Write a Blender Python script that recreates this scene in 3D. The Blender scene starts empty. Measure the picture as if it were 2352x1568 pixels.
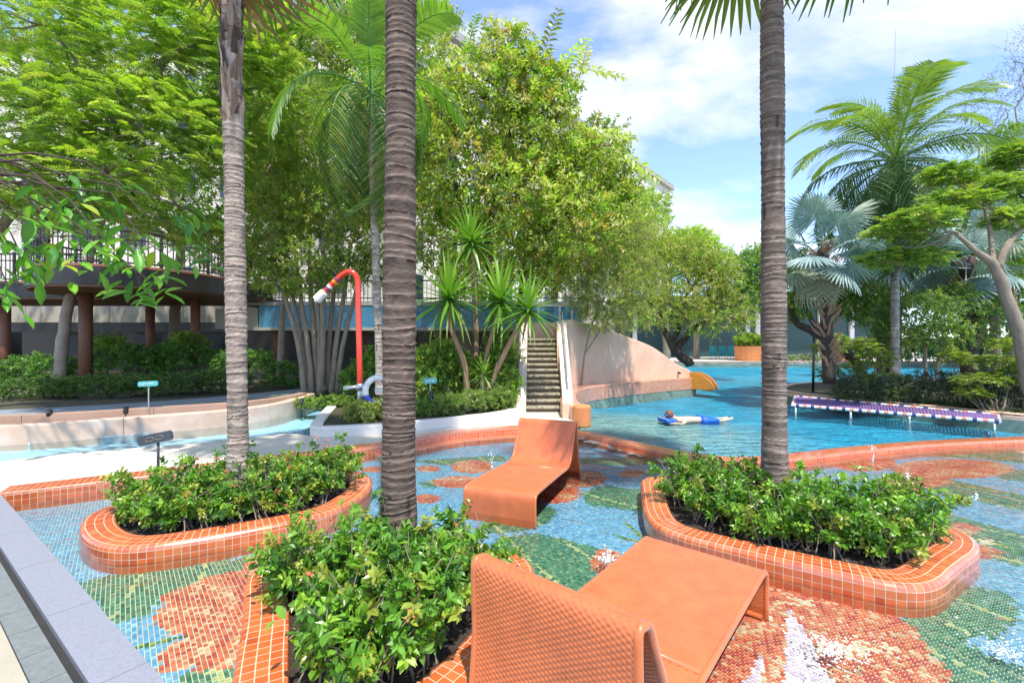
import bpy, bmesh, math
import numpy as np
from mathutils import Vector, Matrix, Euler

rng = np.random.default_rng(11)
sc = bpy.context.scene
col = sc.collection
RAD = math.radians

# ------------------------------------------------------------------ camera
CAM_H, FPX, CX, CY = 1.7, 1066.0, 1176.0, 784.0          # photo measured at 2352 x 1568
cam_d = bpy.data.cameras.new('camera')
cam_d.sensor_width = 36.0
cam_d.lens = 36.0 * FPX / 2352.0
cam_d.clip_start = 0.05
cam_d.clip_end = 3000.0
cam = bpy.data.objects.new('camera', cam_d)
cam.location = (0, 0, CAM_H)
cam.rotation_euler = (RAD(90), 0, 0)
col.objects.link(cam)
sc.camera = cam

# ------------------------------------------------------------------ sky and sun
SUN_EL = RAD(64)
SUN_AZ = RAD(163)                                         # clockwise from +Y
world = bpy.data.worlds.new('World')
sc.world = world
world.use_nodes = True
wn, wl = world.node_tree.nodes, world.node_tree.links
wn.clear()
w_out = wn.new('ShaderNodeOutputWorld')
w_bg = wn.new('ShaderNodeBackground')
w_bg.inputs['Strength'].default_value = 0.15
sky = wn.new('ShaderNodeTexSky')
sky.sky_type = 'NISHITA'
sky.sun_disc = False
sky.sun_elevation = SUN_EL
sky.sun_rotation = SUN_AZ
sky.altitude = 0
sky.air_density = 0.65
sky.dust_density = 0.05
sky.ozone_density = 3.5
w_tc = wn.new('ShaderNodeTexCoord')
w_sep = wn.new('ShaderNodeSeparateXYZ')
wl.new(w_tc.outputs['Generated'], w_sep.inputs[0])
w_z = wn.new('ShaderNodeMath'); w_z.operation = 'MAXIMUM'; w_z.inputs[1].default_value = 0.0
wl.new(w_sep.outputs['Z'], w_z.inputs[0])
w_za = wn.new('ShaderNodeMath'); w_za.operation = 'ADD'; w_za.inputs[1].default_value = 0.22
wl.new(w_z.outputs[0], w_za.inputs[0])
w_dx = wn.new('ShaderNodeMath'); w_dx.operation = 'DIVIDE'
wl.new(w_sep.outputs['X'], w_dx.inputs[0]); wl.new(w_za.outputs[0], w_dx.inputs[1])
w_dy = wn.new('ShaderNodeMath'); w_dy.operation = 'DIVIDE'
wl.new(w_sep.outputs['Y'], w_dy.inputs[0]); wl.new(w_za.outputs[0], w_dy.inputs[1])
w_cmb = wn.new('ShaderNodeCombineXYZ')
wl.new(w_dx.outputs[0], w_cmb.inputs['X']); wl.new(w_dy.outputs[0], w_cmb.inputs['Y'])
w_map = wn.new('ShaderNodeMapping')
w_map.inputs['Location'].default_value = (0.3, 2.1, 0.0)
w_map.inputs['Rotation'].default_value = (0, 0, RAD(-35))
w_map.inputs['Scale'].default_value = (0.6, 1.0, 1.0)
wl.new(w_cmb.outputs[0], w_map.inputs['Vector'])
w_n1 = wn.new('ShaderNodeTexNoise')
w_n1.inputs['Scale'].default_value = 1.3
w_n1.inputs['Detail'].default_value = 9.0
w_n1.inputs['Roughness'].default_value = 0.56
w_n1.inputs['Distortion'].default_value = 0.35
wl.new(w_map.outputs[0], w_n1.inputs['Vector'])
w_rmp = wn.new('ShaderNodeValToRGB')
w_rmp.color_ramp.elements[0].position = 0.46
w_rmp.color_ramp.elements[0].color = (0, 0, 0, 1)
w_rmp.color_ramp.elements[1].position = 0.60
w_rmp.color_ramp.elements[1].color = (1, 1, 1, 1)
wl.new(w_n1.outputs['Fac'], w_rmp.inputs['Fac'])
w_veil = wn.new('ShaderNodeMath'); w_veil.operation = 'MULTIPLY_ADD'
w_veil.inputs[1].default_value = 0.80; w_veil.inputs[2].default_value = 0.08
wl.new(w_rmp.outputs['Color'], w_veil.inputs[0])
w_mix = wn.new('ShaderNodeMix'); w_mix.data_type = 'RGBA'
w_mix.inputs[7].default_value = (2.75, 2.75, 2.85, 1)
wl.new(w_veil.outputs[0], w_mix.inputs[0])
wl.new(sky.outputs[0], w_mix.inputs[6])
wl.new(w_mix.outputs[2], w_bg.inputs['Color'])
wl.new(w_bg.outputs[0], w_out.inputs['Surface'])

sd = Vector((math.sin(SUN_AZ) * math.cos(SUN_EL), math.cos(SUN_AZ) * math.cos(SUN_EL), math.sin(SUN_EL)))
sun_d = bpy.data.lights.new('sun', 'SUN')
sun_d.energy = 2.05
sun_d.angle = RAD(1.0)
sun_d.color = (1.0, 0.94, 0.84)
sun = bpy.data.objects.new('sun', sun_d)
sun.rotation_euler = sd.to_track_quat('Z', 'Y').to_euler()
sun.location = (20, -20, 40)
col.objects.link(sun)

sc.view_settings.view_transform = 'Standard'
sc.view_settings.look = 'None'
sc.view_settings.exposure = 1.68
sc.view_settings.gamma = 1.0
sc.view_settings.use_curve_mapping = False
sc.cycles.use_denoising = True
sc.cycles.max_bounces = 7
sc.cycles.diffuse_bounces = 4
sc.cycles.glossy_bounces = 3
sc.cycles.transmission_bounces = 4
sc.cycles.transparent_max_bounces = 10
sc.cycles.caustics_reflective = False
sc.cycles.caustics_refractive = False
sc.cycles.sample_clamp_indirect = 6.0

# ------------------------------------------------------------------ helpers
def G(px, py, z=0.0):
    """photo pixel (2352 wide) -> point on the level plane at height z"""
    t = (CAM_H - z) * FPX / (py - CY)
    return np.array([(px - CX) / FPX * t, t, z])

def PT(px, py, t):
    """photo pixel and distance along the view axis -> point"""
    return np.array([(px - CX) / FPX * t, t, CAM_H - (py - CY) / FPX * t])

ORIG = {}
def origin_of(o):
    v = np.zeros(3)
    while o is not None:
        v += np.array(o.location); o = o.parent
    return v

def make_mesh(name, V, faces, colors=None, smooth=False):
    """V (n,3); faces: list of int arrays (m,k) ; colors per vertex (n,3)"""
    V = np.asarray(V, dtype=np.float32).reshape(-1, 3)
    if isinstance(faces, np.ndarray): faces = [faces]
    grp = []
    for f in faces:
        if isinstance(f, np.ndarray): grp.append(f)
    rest = [f for f in faces if not isinstance(f, np.ndarray)]
    byk = {}
    for f in rest: byk.setdefault(len(f), []).append(f)
    for k, l in byk.items(): grp.append(np.array(l, dtype=np.int64))
    me = bpy.data.meshes.new(name)
    me.vertices.add(len(V)); me.vertices.foreach_set('co', V.ravel())
    loops = np.concatenate([g.ravel() for g in grp]).astype(np.int32)
    tot = np.concatenate([np.full(len(g), g.shape[1], dtype=np.int32) for g in grp])
    st = np.concatenate([[0], np.cumsum(tot)[:-1]]).astype(np.int32)
    me.loops.add(len(loops)); me.loops.foreach_set('vertex_index', loops)
    me.polygons.add(len(tot)); me.polygons.foreach_set('loop_start', st); me.polygons.foreach_set('loop_total', tot)
    me.polygons.foreach_set('use_smooth', np.full(len(tot), bool(smooth)))
    me.update(calc_edges=True)
    if colors is not None:
        a = me.color_attributes.new('Col', 'FLOAT_COLOR', 'POINT')
        c = np.ones((len(V), 4), dtype=np.float32); c[:, :3] = colors
        a.data.foreach_set('color', c.ravel())
    return me

def obj(name, me, mat, parent=None):
    o = bpy.data.objects.new(name, me); col.objects.link(o)
    if mat is not None:
        if not me.materials: me.materials.append(mat)
    if parent is not None: o.parent = parent
    return o

def part(name, V, faces, mat, parent, colors=None, smooth=False):
    """mesh given in world coordinates, parented (parents carry location only)"""
    V = np.asarray(V, dtype=float).reshape(-1, 3) - origin_of(parent)
    return obj(name, make_mesh(name, V, faces, colors, smooth), mat, parent)

def thing(name, label, cat, loc=(0, 0, 0), rz=0.0, group=None):
    o = bpy.data.objects.new(name, None); col.objects.link(o)
    o.empty_display_size = 0.1
    o.location = tuple(float(v) for v in loc); o.rotation_euler = (0, 0, rz)
    o['label'] = label; o['category'] = cat
    if group: o['group'] = group
    return o

def tag(o, label, cat, group=None):
    o['label'] = label; o['category'] = cat
    if group: o['group'] = group
    return o

def struct(name, V, faces, mat, parent=None, smooth=False, colors=None):
    if parent is not None: return part(name, V, faces, mat, parent, colors, smooth)
    o = obj(name, make_mesh(name, V, faces, colors, smooth), mat)
    o['kind'] = 'structure'
    return o

def stuff(o):
    o['kind'] = 'stuff'; return o

class Acc:
    """collects geometry into one mesh"""
    def __init__(s): s.V = []; s.F = []; s.C = []; s.n = 0
    def add(s, V, F, c=None):
        V = np.asarray(V, dtype=float).reshape(-1, 3)
        for f in (F if isinstance(F, list) else [F]):
            s.F.append(np.asarray(f, dtype=np.int64) + s.n)
        s.V.append(V); s.n += len(V)
        if c is not None:
            c = np.asarray(c, dtype=float)
            s.C.append(np.tile(c, (len(V), 1)) if c.ndim == 1 else c)
        return s
    def data(s):
        return np.concatenate(s.V), s.F, (np.concatenate(s.C) if s.C else None)
    def part(s, name, mat, parent, smooth=False):
        V, F, C = s.data(); return part(name, V, F, mat, parent, C, smooth)
    def obj(s, name, mat, smooth=False):
        V, F, C = s.data(); return obj(name, make_mesh(name, V, F, C, smooth), mat)

BOXF = np.array([[0, 3, 2, 1], [4, 5, 6, 7], [0, 1, 5, 4], [1, 2, 6, 5], [2, 3, 7, 6], [3, 0, 4, 7]])
def box(c, s, rz=0.0, bev=0.0):
    """box centred at c with size s (optionally chamfered), turned by rz"""
    h = np.array(s, float) / 2
    if bev <= 0:
        V = np.array([[x, y, z] for z in (-1, 1) for x, y in ((-1, -1), (1, -1), (1, 1), (-1, 1))], float) * h
        F = [BOXF]
    else:
        bm = bmesh.new(); bmesh.ops.create_cube(bm, size=1.0)
        for v in bm.verts: v.co = Vector((v.co.x * s[0], v.co.y * s[1], v.co.z * s[2]))
        bmesh.ops.bevel(bm, geom=bm.edges[:], offset=bev, segments=2, profile=0.5, affect='EDGES')
        bm.verts.index_update()
        V = np.array([v.co[:] for v in bm.verts]); byk = {}
        for f in bm.faces: byk.setdefault(len(f.verts), []).append([v.index for v in f.verts])
        F = [np.array(l) for l in byk.values()]; bm.free()
    ca, sa = math.cos(rz), math.sin(rz)
    V = V @ np.array([[ca, sa, 0], [-sa, ca, 0], [0, 0, 1]]) + np.array(c, float)
    return V, F

def tube(pts, rad, n=8, cap=True):
    P = np.asarray(pts, float); m = len(P)
    rad = np.full(m, rad) if np.isscalar(rad) else np.asarray(rad, float)
    T = np.gradient(P, axis=0); T /= np.linalg.norm(T, axis=1)[:, None] + 1e-9
    up = np.array([0, 0, 1.0]) if abs(T[0][2]) < 0.9 else np.array([1.0, 0, 0])
    X = np.zeros_like(P); u = up
    for i in range(m):
        x = u - T[i] * np.dot(u, T[i]); x /= np.linalg.norm(x) + 1e-9; X[i] = x; u = x
    Y = np.cross(T, X)
    a = np.linspace(0, 2 * math.pi, n, endpoint=False)
    V = P[:, None, :] + rad[:, None, None] * (np.cos(a)[None, :, None] * X[:, None, :] + np.sin(a)[None, :, None] * Y[:, None, :])
    V = V.reshape(-1, 3)
    i = np.arange(m - 1)[:, None] * n; j = np.arange(n)[None, :]; k = (j + 1) % n
    F = [np.stack([i + j, i + k, i + n + k, i + n + j], -1).reshape(-1, 4)]
    if cap:
        F.append(np.array([list(range(n - 1, -1, -1))])); F.append(np.array([[(m - 1) * n + q for q in range(n)]]))
    return V, F

def lathe(profile, c, n=24):
    """profile [(r,z)] revolved about the vertical axis through c"""
    a = np.linspace(0, 2 * math.pi, n, endpoint=False)
    V = np.array([[r * math.cos(t), r * math.sin(t), z] for r, z in profile for t in a]) + np.array(c, float)
    m = len(profile)
    i = np.arange(m - 1)[:, None] * n; j = np.arange(n)[None, :]; k = (j + 1) % n
    return V, [np.stack([i + j, i + k, i + n + k, i + n + j], -1).reshape(-1, 4)]

def catmull(P, per=12, closed=False):
    P = np.asarray(P, float); n = len(P); out = []
    rngi = range(n if closed else n - 1)
    for i in rngi:
        if closed: p0, p1, p2, p3 = P[(i - 1) % n], P[i], P[(i + 1) % n], P[(i + 2) % n]
        else: p0, p1, p2, p3 = P[max(i - 1, 0)], P[i], P[i + 1], P[min(i + 2, n - 1)]
        for s in range(per):
            t = s / per
            out.append(0.5 * ((2 * p1) + (-p0 + p2) * t + (2 * p0 - 5 * p1 + 4 * p2 - p3) * t * t + (-p0 + 3 * p1 - 3 * p2 + p3) * t ** 3))
    if not closed: out.append(P[-1])
    return np.array(out)

def chaikin(P, it=3):
    P = np.asarray(P, float)
    for _ in range(it):
        Q = np.roll(P, -1, axis=0)
        P = np.stack([P * .75 + Q * .25, P * .25 + Q * .75], 1).reshape(-1, P.shape[1])
    return P

def resample(P, pitch, closed=False):
    P = np.asarray(P, float)
    if closed: P = np.vstack([P, P[:1]])
    d = np.concatenate([[0], np.cumsum(np.linalg.norm(np.diff(P, axis=0), axis=1))])
    n = max(3, int(round(d[-1] / pitch)))
    s = np.linspace(0, d[-1], n + 1)
    R = np.stack([np.interp(s, d, P[:, k]) for k in range(P.shape[1])], 1)
    return R[:-1] if closed else R

def inside(poly, X, Y):
    poly = np.asarray(poly)[:, :2]; r = np.zeros(np.shape(X), bool)
    x1, y1 = poly[-1]
    for x2, y2 in poly:
        c = ((y1 > Y) != (y2 > Y))
        with np.errstate(divide='ignore', invalid='ignore'):
            xi = (x2 - x1) * (Y - y1) / (y2 - y1 + 1e-12) + x1
        r ^= (c & (X < xi)); x1, y1 = x2, y2
    return r

def sheet(poly, z):
    """flat polygon triangulated"""
    bm = bmesh.new()
    vs = [bm.verts.new((float(p[0]), float(p[1]), z)) for p in poly]
    f = bm.faces.new(vs); bm.normal_update()
    if f.normal.z < 0: f.normal_flip()
    bmesh.ops.triangulate(bm, faces=[f]); bm.verts.index_update()
    V = np.array([v.co[:] for v in bm.verts]); F = np.array([[v.index for v in q.verts] for q in bm.faces])
    bm.free(); return V, F

# ------------------------------------------------------------------ materials
def principled(name):
    m = bpy.data.materials.new(name); m.use_nodes = True
    nt = m.node_tree; b = nt.nodes['Principled BSDF']; return m, nt, b

def pmat(name, c=(.5, .5, .5), rough=.6, var=.15, vs=4.0, bump=.0, bs=40.0, attr=False, metal=0.0, spec=.5, stretch=(1, 1, 1), coat=0.0, c2=None, det=4.0):
    m, nt, b = principled(name); N, L = nt.nodes, nt.links
    tc = N.new('ShaderNodeTexCoord'); mp = N.new('ShaderNodeMapping'); mp.inputs['Scale'].default_value = stretch
    geo = N.new('ShaderNodeNewGeometry')
    L.new(geo.outputs['Position'], mp.inputs['Vector'])
    nz = N.new('ShaderNodeTexNoise'); nz.inputs['Scale'].default_value = vs; nz.inputs['Detail'].default_value = det; nz.inputs['Roughness'].default_value = .65
    L.new(mp.outputs[0], nz.inputs['Vector'])
    if attr:
        src = N.new('ShaderNodeAttribute'); src.attribute_name = 'Col'; base = src.outputs['Color']
    else:
        src = N.new('ShaderNodeRGB'); src.outputs[0].default_value = (*c, 1); base = src.outputs[0]
    if c2 is not None:
        rp = N.new('ShaderNodeValToRGB'); rp.color_ramp.elements[0].position = .42; rp.color_ramp.elements[1].position = .60
        L.new(nz.outputs['Fac'], rp.inputs[0])
        mx = N.new('ShaderNodeMix'); mx.data_type = 'RGBA'; mx.inputs[7].default_value = (*c2, 1)
        L.new(rp.outputs[0], mx.inputs[0]); L.new(base, mx.inputs[6]); base = mx.outputs[2]
    mr = N.new('ShaderNodeMapRange'); mr.inputs[1].default_value = .25; mr.inputs[2].default_value = .75
    mr.inputs[3].default_value = 1 - var; mr.inputs[4].default_value = 1 + var
    L.new(nz.outputs['Fac'], mr.inputs[0])
    mu = N.new('ShaderNodeMix'); mu.data_type = 'RGBA'; mu.blend_type = 'MULTIPLY'; mu.inputs[0].default_value = 1
    L.new(base, mu.inputs[6]); L.new(mr.outputs[0], mu.inputs[7])
    L.new(mu.outputs[2], b.inputs['Base Color'])
    b.inputs['Roughness'].default_value = rough; b.inputs['Metallic'].default_value = metal
    b.inputs['Specular IOR Level'].default_value = spec
    if coat: b.inputs['Coat Weight'].default_value = coat; b.inputs['Coat Roughness'].default_value = .08
    if bump:
        n2 = N.new('ShaderNodeTexNoise'); n2.inputs['Scale'].default_value = bs; n2.inputs['Detail'].default_value = 5
        L.new(mp.outputs[0], n2.inputs['Vector'])
        bp = N.new('ShaderNodeBump'); bp.inputs['Strength'].default_value = bump; bp.inputs['Distance'].default_value = .02
        L.new(n2.outputs['Fac'], bp.inputs['Height']); L.new(bp.outputs[0], b.inputs['Normal'])
    return m

def leafmat(name, rough=.38, trans=.42, spec=.5, tint=(1.25, 1.35, .55)):
    m, nt, b = principled(name); N, L = nt.nodes, nt.links
    a = N.new('ShaderNodeAttribute'); a.attribute_name = 'Col'
    L.new(a.outputs['Color'], b.inputs['Base Color'])
    b.inputs['Roughness'].default_value = rough; b.inputs['Specular IOR Level'].default_value = spec
    tr = N.new('ShaderNodeBsdfTranslucent'); mu = N.new('ShaderNodeMix'); mu.data_type = 'RGBA'; mu.blend_type = 'MULTIPLY'
    mu.inputs[0].default_value = 1; mu.inputs[7].default_value = (*tint, 1)
    L.new(a.outputs['Color'], mu.inputs[6]); L.new(mu.outputs[2], tr.inputs['Color'])
    ms = N.new('ShaderNodeMixShader'); ms.inputs[0].default_value = trans
    L.new(b.outputs[0], ms.inputs[1]); L.new(tr.outputs[0], ms.inputs[2])
    L.new(ms.outputs[0], N['Material Output'].inputs['Surface'])
    return m

def watermat(name, tint, ior=1.33, s1=2.2, s2=9.0, str1=.5, rough=.02, dist=.06, stretch=(1, 1, 1)):
    m = bpy.data.materials.new(name); m.use_nodes = True
    nt = m.node_tree; N, L = nt.nodes, nt.links; N.clear()
    out = N.new('ShaderNodeOutputMaterial')
    geo = N.new('ShaderNodeNewGeometry'); mp = N.new('ShaderNodeMapping'); mp.inputs['Scale'].default_value = stretch
    L.new(geo.outputs['Position'], mp.inputs['Vector'])
    a = N.new('ShaderNodeTexNoise'); a.inputs['Scale'].default_value = s1; a.inputs['Detail'].default_value = 3; a.inputs['Distortion'].default_value = .6
    c = N.new('ShaderNodeTexNoise'); c.inputs['Scale'].default_value = s2; c.inputs['Detail'].default_value = 3; c.inputs['Distortion'].default_value = .8
    L.new(mp.outputs[0], a.inputs['Vector']); L.new(mp.outputs[0], c.inputs['Vector'])
    ad = N.new('ShaderNodeMath'); ad.operation = 'MULTIPLY_ADD'; ad.inputs[1].default_value = .35
    L.new(c.outputs['Fac'], ad.inputs[0]); L.new(a.outputs['Fac'], ad.inputs[2])
    bp = N.new('ShaderNodeBump'); bp.inputs['Strength'].default_value = str1; bp.inputs['Distance'].default_value = dist
    L.new(ad.outputs[0], bp.inputs['Height'])
    fr = N.new('ShaderNodeFresnel'); fr.inputs['IOR'].default_value = ior; L.new(bp.outputs[0], fr.inputs['Normal'])
    tr = N.new('ShaderNodeBsdfTransparent'); tr.inputs['Color'].default_value = (*tint, 1)
    gl = N.new('ShaderNodeBsdfGlossy'); gl.inputs['Roughness'].default_value = rough; L.new(bp.outputs[0], gl.inputs['Normal'])
    ms = N.new('ShaderNodeMixShader'); L.new(fr.outputs[0], ms.inputs[0]); L.new(tr.outputs[0], ms.inputs[1]); L.new(gl.outputs[0], ms.inputs[2])
    L.new(ms.outputs[0], out.inputs['Surface'])
    return m

M = {}
M['tile'] = pmat('glazed_tile', attr=True, rough=.28, var=.14, vs=9, spec=.9, coat=.8, det=7)
M['mosaic'] = pmat('mosaic_tile', attr=True, rough=.25, var=.12, vs=30, spec=.4)
M['grout_warm'] = pmat('grout_warm', (.58, .44, .32), rough=.85, var=.15, vs=8)
M['grout'] = pmat('grout_pale', (.56, .58, .46), rough=.85, var=.12, vs=6)
M['stone_pale'] = pmat('pale_stone', (.60, .55, .47), rough=.7, var=.10, vs=1.3, bump=.15, bs=60)
M['beige_floor'] = pmat('beige_floor', (.40, .36, .28), rough=.75, var=.13, vs=2.0, bump=.2, bs=80)
M['granite'] = pmat('grey_granite', (.25, .26, .31), rough=.55, var=.16, vs=60, bump=.12, bs=120)
M['paver'] = pmat('grey_paver', (.17, .19, .19), rough=.7, var=.18, vs=20, bump=.2, bs=90)
M['slot'] = pmat('dark_slot', (.03, .03, .03), rough=.8)
M['pink'] = pmat('pink_plaster', (.60, .40, .30), rough=.7, var=.12, vs=1.6, bump=.1, bs=50, c2=(.64, .47, .38))
M['salmon'] = pmat('salmon_plaster', (.74, .46, .32), rough=.7, var=.07, vs=1.2, bump=.08, bs=50, c2=(.76, .50, .37))
M['white_plaster'] = pmat('white_plaster', (.76, .71, .65), rough=.7, var=.08, vs=2, bump=.08, bs=40)
M['brown_wall'] = pmat('brown_pink_wall', (.42, .27, .20), rough=.75, var=.15, vs=2, bump=.1, bs=50)
M['soil'] = pmat('dark_soil', (.045, .033, .025), rough=.95, var=.5, vs=30, bump=.9, bs=45)
M['garden'] = pmat('garden_ground', (.06, .055, .03), rough=.95, var=.4, vs=6, bump=.6, bs=25)
M['path'] = pmat('blue_grey_path', (.22, .26, .30), rough=.7, var=.15, vs=4, bump=.1, bs=60)
M['gravel'] = pmat('gravel', (.33, .27, .19), rough=.95, var=.4, vs=40, bump=.8, bs=70)
M['bark'] = pmat('grey_bark', (.26, .21, .16), rough=.9, var=.3, vs=9, bump=.6, bs=25, stretch=(1, 1, .35))
M['bark_dark'] = pmat('dark_bark', (.07, .05, .04), rough=.95, var=.35, vs=9, bump=.8, bs=22, stretch=(1, 1, .35))
M['bark_pale'] = pmat('pale_bark', (.38, .31, .25), rough=.85, var=.22, vs=9, bump=.4, bs=30, stretch=(1, 1, .5))
M['bark_tan'] = pmat('tan_bark', (.34, .21, .13), rough=.85, var=.22, vs=12, bump=.5, bs=30, stretch=(1, 1, .6))
M['palmtrunk'] = pmat('ringed_palm_trunk', attr=True, rough=.9, var=.28, vs=7, bump=.5, bs=30, stretch=(1, 1, 2.0))
M['fibre'] = pmat('palm_fibre', attr=True, rough=.95, var=.3, vs=20, bump=.6, bs=60, stretch=(1, 1, .3))
M['leaf'] = leafmat('leaf')
M['leaf_gloss'] = leafmat('leaf_glossy', rough=.32, trans=.30, spec=.5)
M['leaf_silver'] = leafmat('leaf_silver', rough=.5, trans=.2, spec=.4, tint=(1.1, 1.2, .8))
M['petal'] = leafmat('petal', rough=.6, trans=.3, tint=(1.2, 1.0, .8))
M['weave'] = pmat('orange_wicker', (.58, .145, .045), rough=.36, var=.22, vs=7, spec=.7, det=8)
for n_ in M['weave'].node_tree.nodes:
    if n_.type == 'BSDF_PRINCIPLED':
        n_.inputs['Sheen Weight'].default_value = .6; n_.inputs['Sheen Roughness'].default_value = .35; n_.inputs['Sheen Tint'].default_value = (1, .82, .74, 1)
M['red_paint'] = pmat('red_paint', (.70, .045, .02), rough=.25, var=.05, vs=5, coat=.4)
M['white_paint'] = pmat('white_paint', (.78, .77, .75), rough=.35, var=.05, vs=6)
M['purple_paint'] = pmat('purple_paint', (.22, .06, .22), rough=.3, var=.05)
M['amber_paint'] = pmat('amber_paint', (.75, .30, .03), rough=.3, var=.05)
M['mustard'] = pmat('mustard_paint', (.55, .22, .025), rough=.3, var=.15, vs=6)
M['steel'] = pmat('galvanised_steel', (.52, .53, .55), rough=.4, var=.12, vs=15, metal=.7)
M['black_metal'] = pmat('black_metal', (.02, .02, .022), rough=.45, var=.2)
M['dark_sign'] = pmat('charcoal_sign', (.05, .06, .075), rough=.5, var=.1)
M['beige_line'] = pmat('beige_line', (.30, .27, .20), rough=.6, var=.1)
M['teal'] = pmat('teal_sign', (.08, .42, .45), rough=.45, var=.08)
M['blue_paint'] = pmat('blue_paint', (.03, .07, .42), rough=.5, var=.1)
M['blue_panel'] = pmat('blue_panel', (.05, .20, .33), rough=.32, var=.22, vs=3)
M['beige_panel'] = pmat('beige_panel', (.42, .38, .31), rough=.7, var=.08, vs=2)
M['fascia'] = pmat('dark_fascia', (.022, .02, .018), rough=.45, var=.3, vs=6)
M['soffit'] = pmat('rust_soffit', (.22, .10, .06), rough=.7, var=.2, vs=4)
M['rust'] = pmat('rust_column', (.20, .085, .05), rough=.65, var=.25, vs=5)
M['facade'] = pmat('cream_facade', (.66, .61, .54), rough=.8, var=.06, vs=1)
M['glass_dark'] = pmat('dark_glass', (.02, .035, .04), rough=.06, var=.1, spec=.8)
M['trim'] = pmat('grey_trim', (.36, .34, .31), rough=.7, var=.1)
M['teal_wall'] = pmat('dark_teal_cladding', (.02, .06, .065), rough=.35, var=.2)
M['orange_plaster'] = pmat('orange_plaster', (.62, .23, .08), rough=.7, var=.12, vs=3)
M['rope_purple'] = pmat('purple_rope', (.17, .10, .26), rough=.8, var=.3, vs=20)
M['rope_white'] = pmat('white_wrap', (.72, .68, .68), rough=.7, var=.12)
M['rope_coral'] = pmat('coral_wrap', (.70, .25, .15), rough=.7, var=.1)
M['rope_navy'] = pmat('navy_wrap', (.03, .05, .16), rough=.7, var=.1)
M['skin'] = pmat('skin', (.66, .44, .33), rough=.5, var=.06)
M['hair'] = pmat('hair', (.16, .075, .035), rough=.6, var=.2)
M['cloth_blue'] = pmat('blue_swimwear', (.01, .12, .55), rough=.5, var=.1)
M['cloth_navy'] = pmat('navy_shirt', (.03, .05, .15), rough=.8, var=.1)
M['cloth_pale'] = pmat('pale_cloth', (.5, .48, .45), rough=.8, var=.1)
M['foam'] = pmat('white_foam', (.82, .84, .86), rough=.3, var=.05)
M['teal_sling'] = pmat('teal_sling', (.03, .30, .33), rough=.6, var=.1)
M['water_shallow'] = watermat('clear_shallow_water', (.96, .98, .98), ior=1.36, s1=2.4, s2=10, str1=.8, dist=.06)
M['water_deep'] = watermat('pool_water', (.60, .90, .96), ior=1.23, s1=2.4, s2=8.0, str1=1.0, dist=.55, stretch=(.55, 1.7, 1))
M['water_canal'] = watermat('canal_water', (.86, .96, .98), ior=1.14, s1=2.4, s2=8, str1=.4, dist=.05)

def floor_blue_mat():
    """deep pool floor: sandy near the beach entry, blue mosaic away from it"""
    m, nt, b = principled('pool_floor'); N, L = nt.nodes, nt.links
    geo = N.new('ShaderNodeNewGeometry')
    at = N.new('ShaderNodeAttribute'); at.attribute_name = 'Col'
    vo = N.new('ShaderNodeTexVoronoi'); vo.inputs['Scale'].default_value = 26; L.new(geo.outputs['Position'], vo.inputs['Vector'])
    nz = N.new('ShaderNodeTexNoise'); nz.inputs['Scale'].default_value = 1.1; nz.inputs['Detail'].default_value = 3; L.new(geo.outputs['Position'], nz.inputs['Vector'])
    mr = N.new('ShaderNodeMapRange'); mr.inputs[3].default_value = .72; mr.inputs[4].default_value = 1.28
    L.new(vo.outputs['Color'], mr.inputs[0])
    mr2 = N.new('ShaderNodeMapRange'); mr2.inputs[1].default_value = .3; mr2.inputs[2].default_value = .7; mr2.inputs[3].default_value = .8; mr2.inputs[4].default_value = 1.2
    L.new(nz.outputs['Fac'], mr2.inputs[0])
    ml = N.new('ShaderNodeMath'); ml.operation = 'MULTIPLY'; L.new(mr.outputs[0], ml.inputs[0]); L.new(mr2.outputs[0], ml.inputs[1])
    mu = N.new('ShaderNodeMix'); mu.data_type = 'RGBA'; mu.blend_type = 'MULTIPLY'; mu.inputs[0].default_value = 1
    L.new(at.outputs['Color'], mu.inputs[6]); L.new(ml.outputs[0], mu.inputs[7]); L.new(mu.outputs[2], b.inputs['Base Color'])
    b.inputs['Roughness'].default_value = .5
    return m
M['pool_floor'] = floor_blue_mat()

# ------------------------------------------------------------------ tiles
def path_normals(P, closed, it=14):
    T = (np.roll(P, -1, 0) - np.roll(P, 1, 0)) if closed else np.gradient(P, axis=0)
    T = T / np.linalg.norm(T, axis=1)[:, None]
    N = np.stack([T[:, 1], -T[:, 0]], 1)
    if closed:
        for _ in range(it): N = (np.roll(N, 1, 0) + N * 2 + np.roll(N, -1, 0)) / 4
        N /= np.linalg.norm(N, axis=1)[:, None]
    return N

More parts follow.
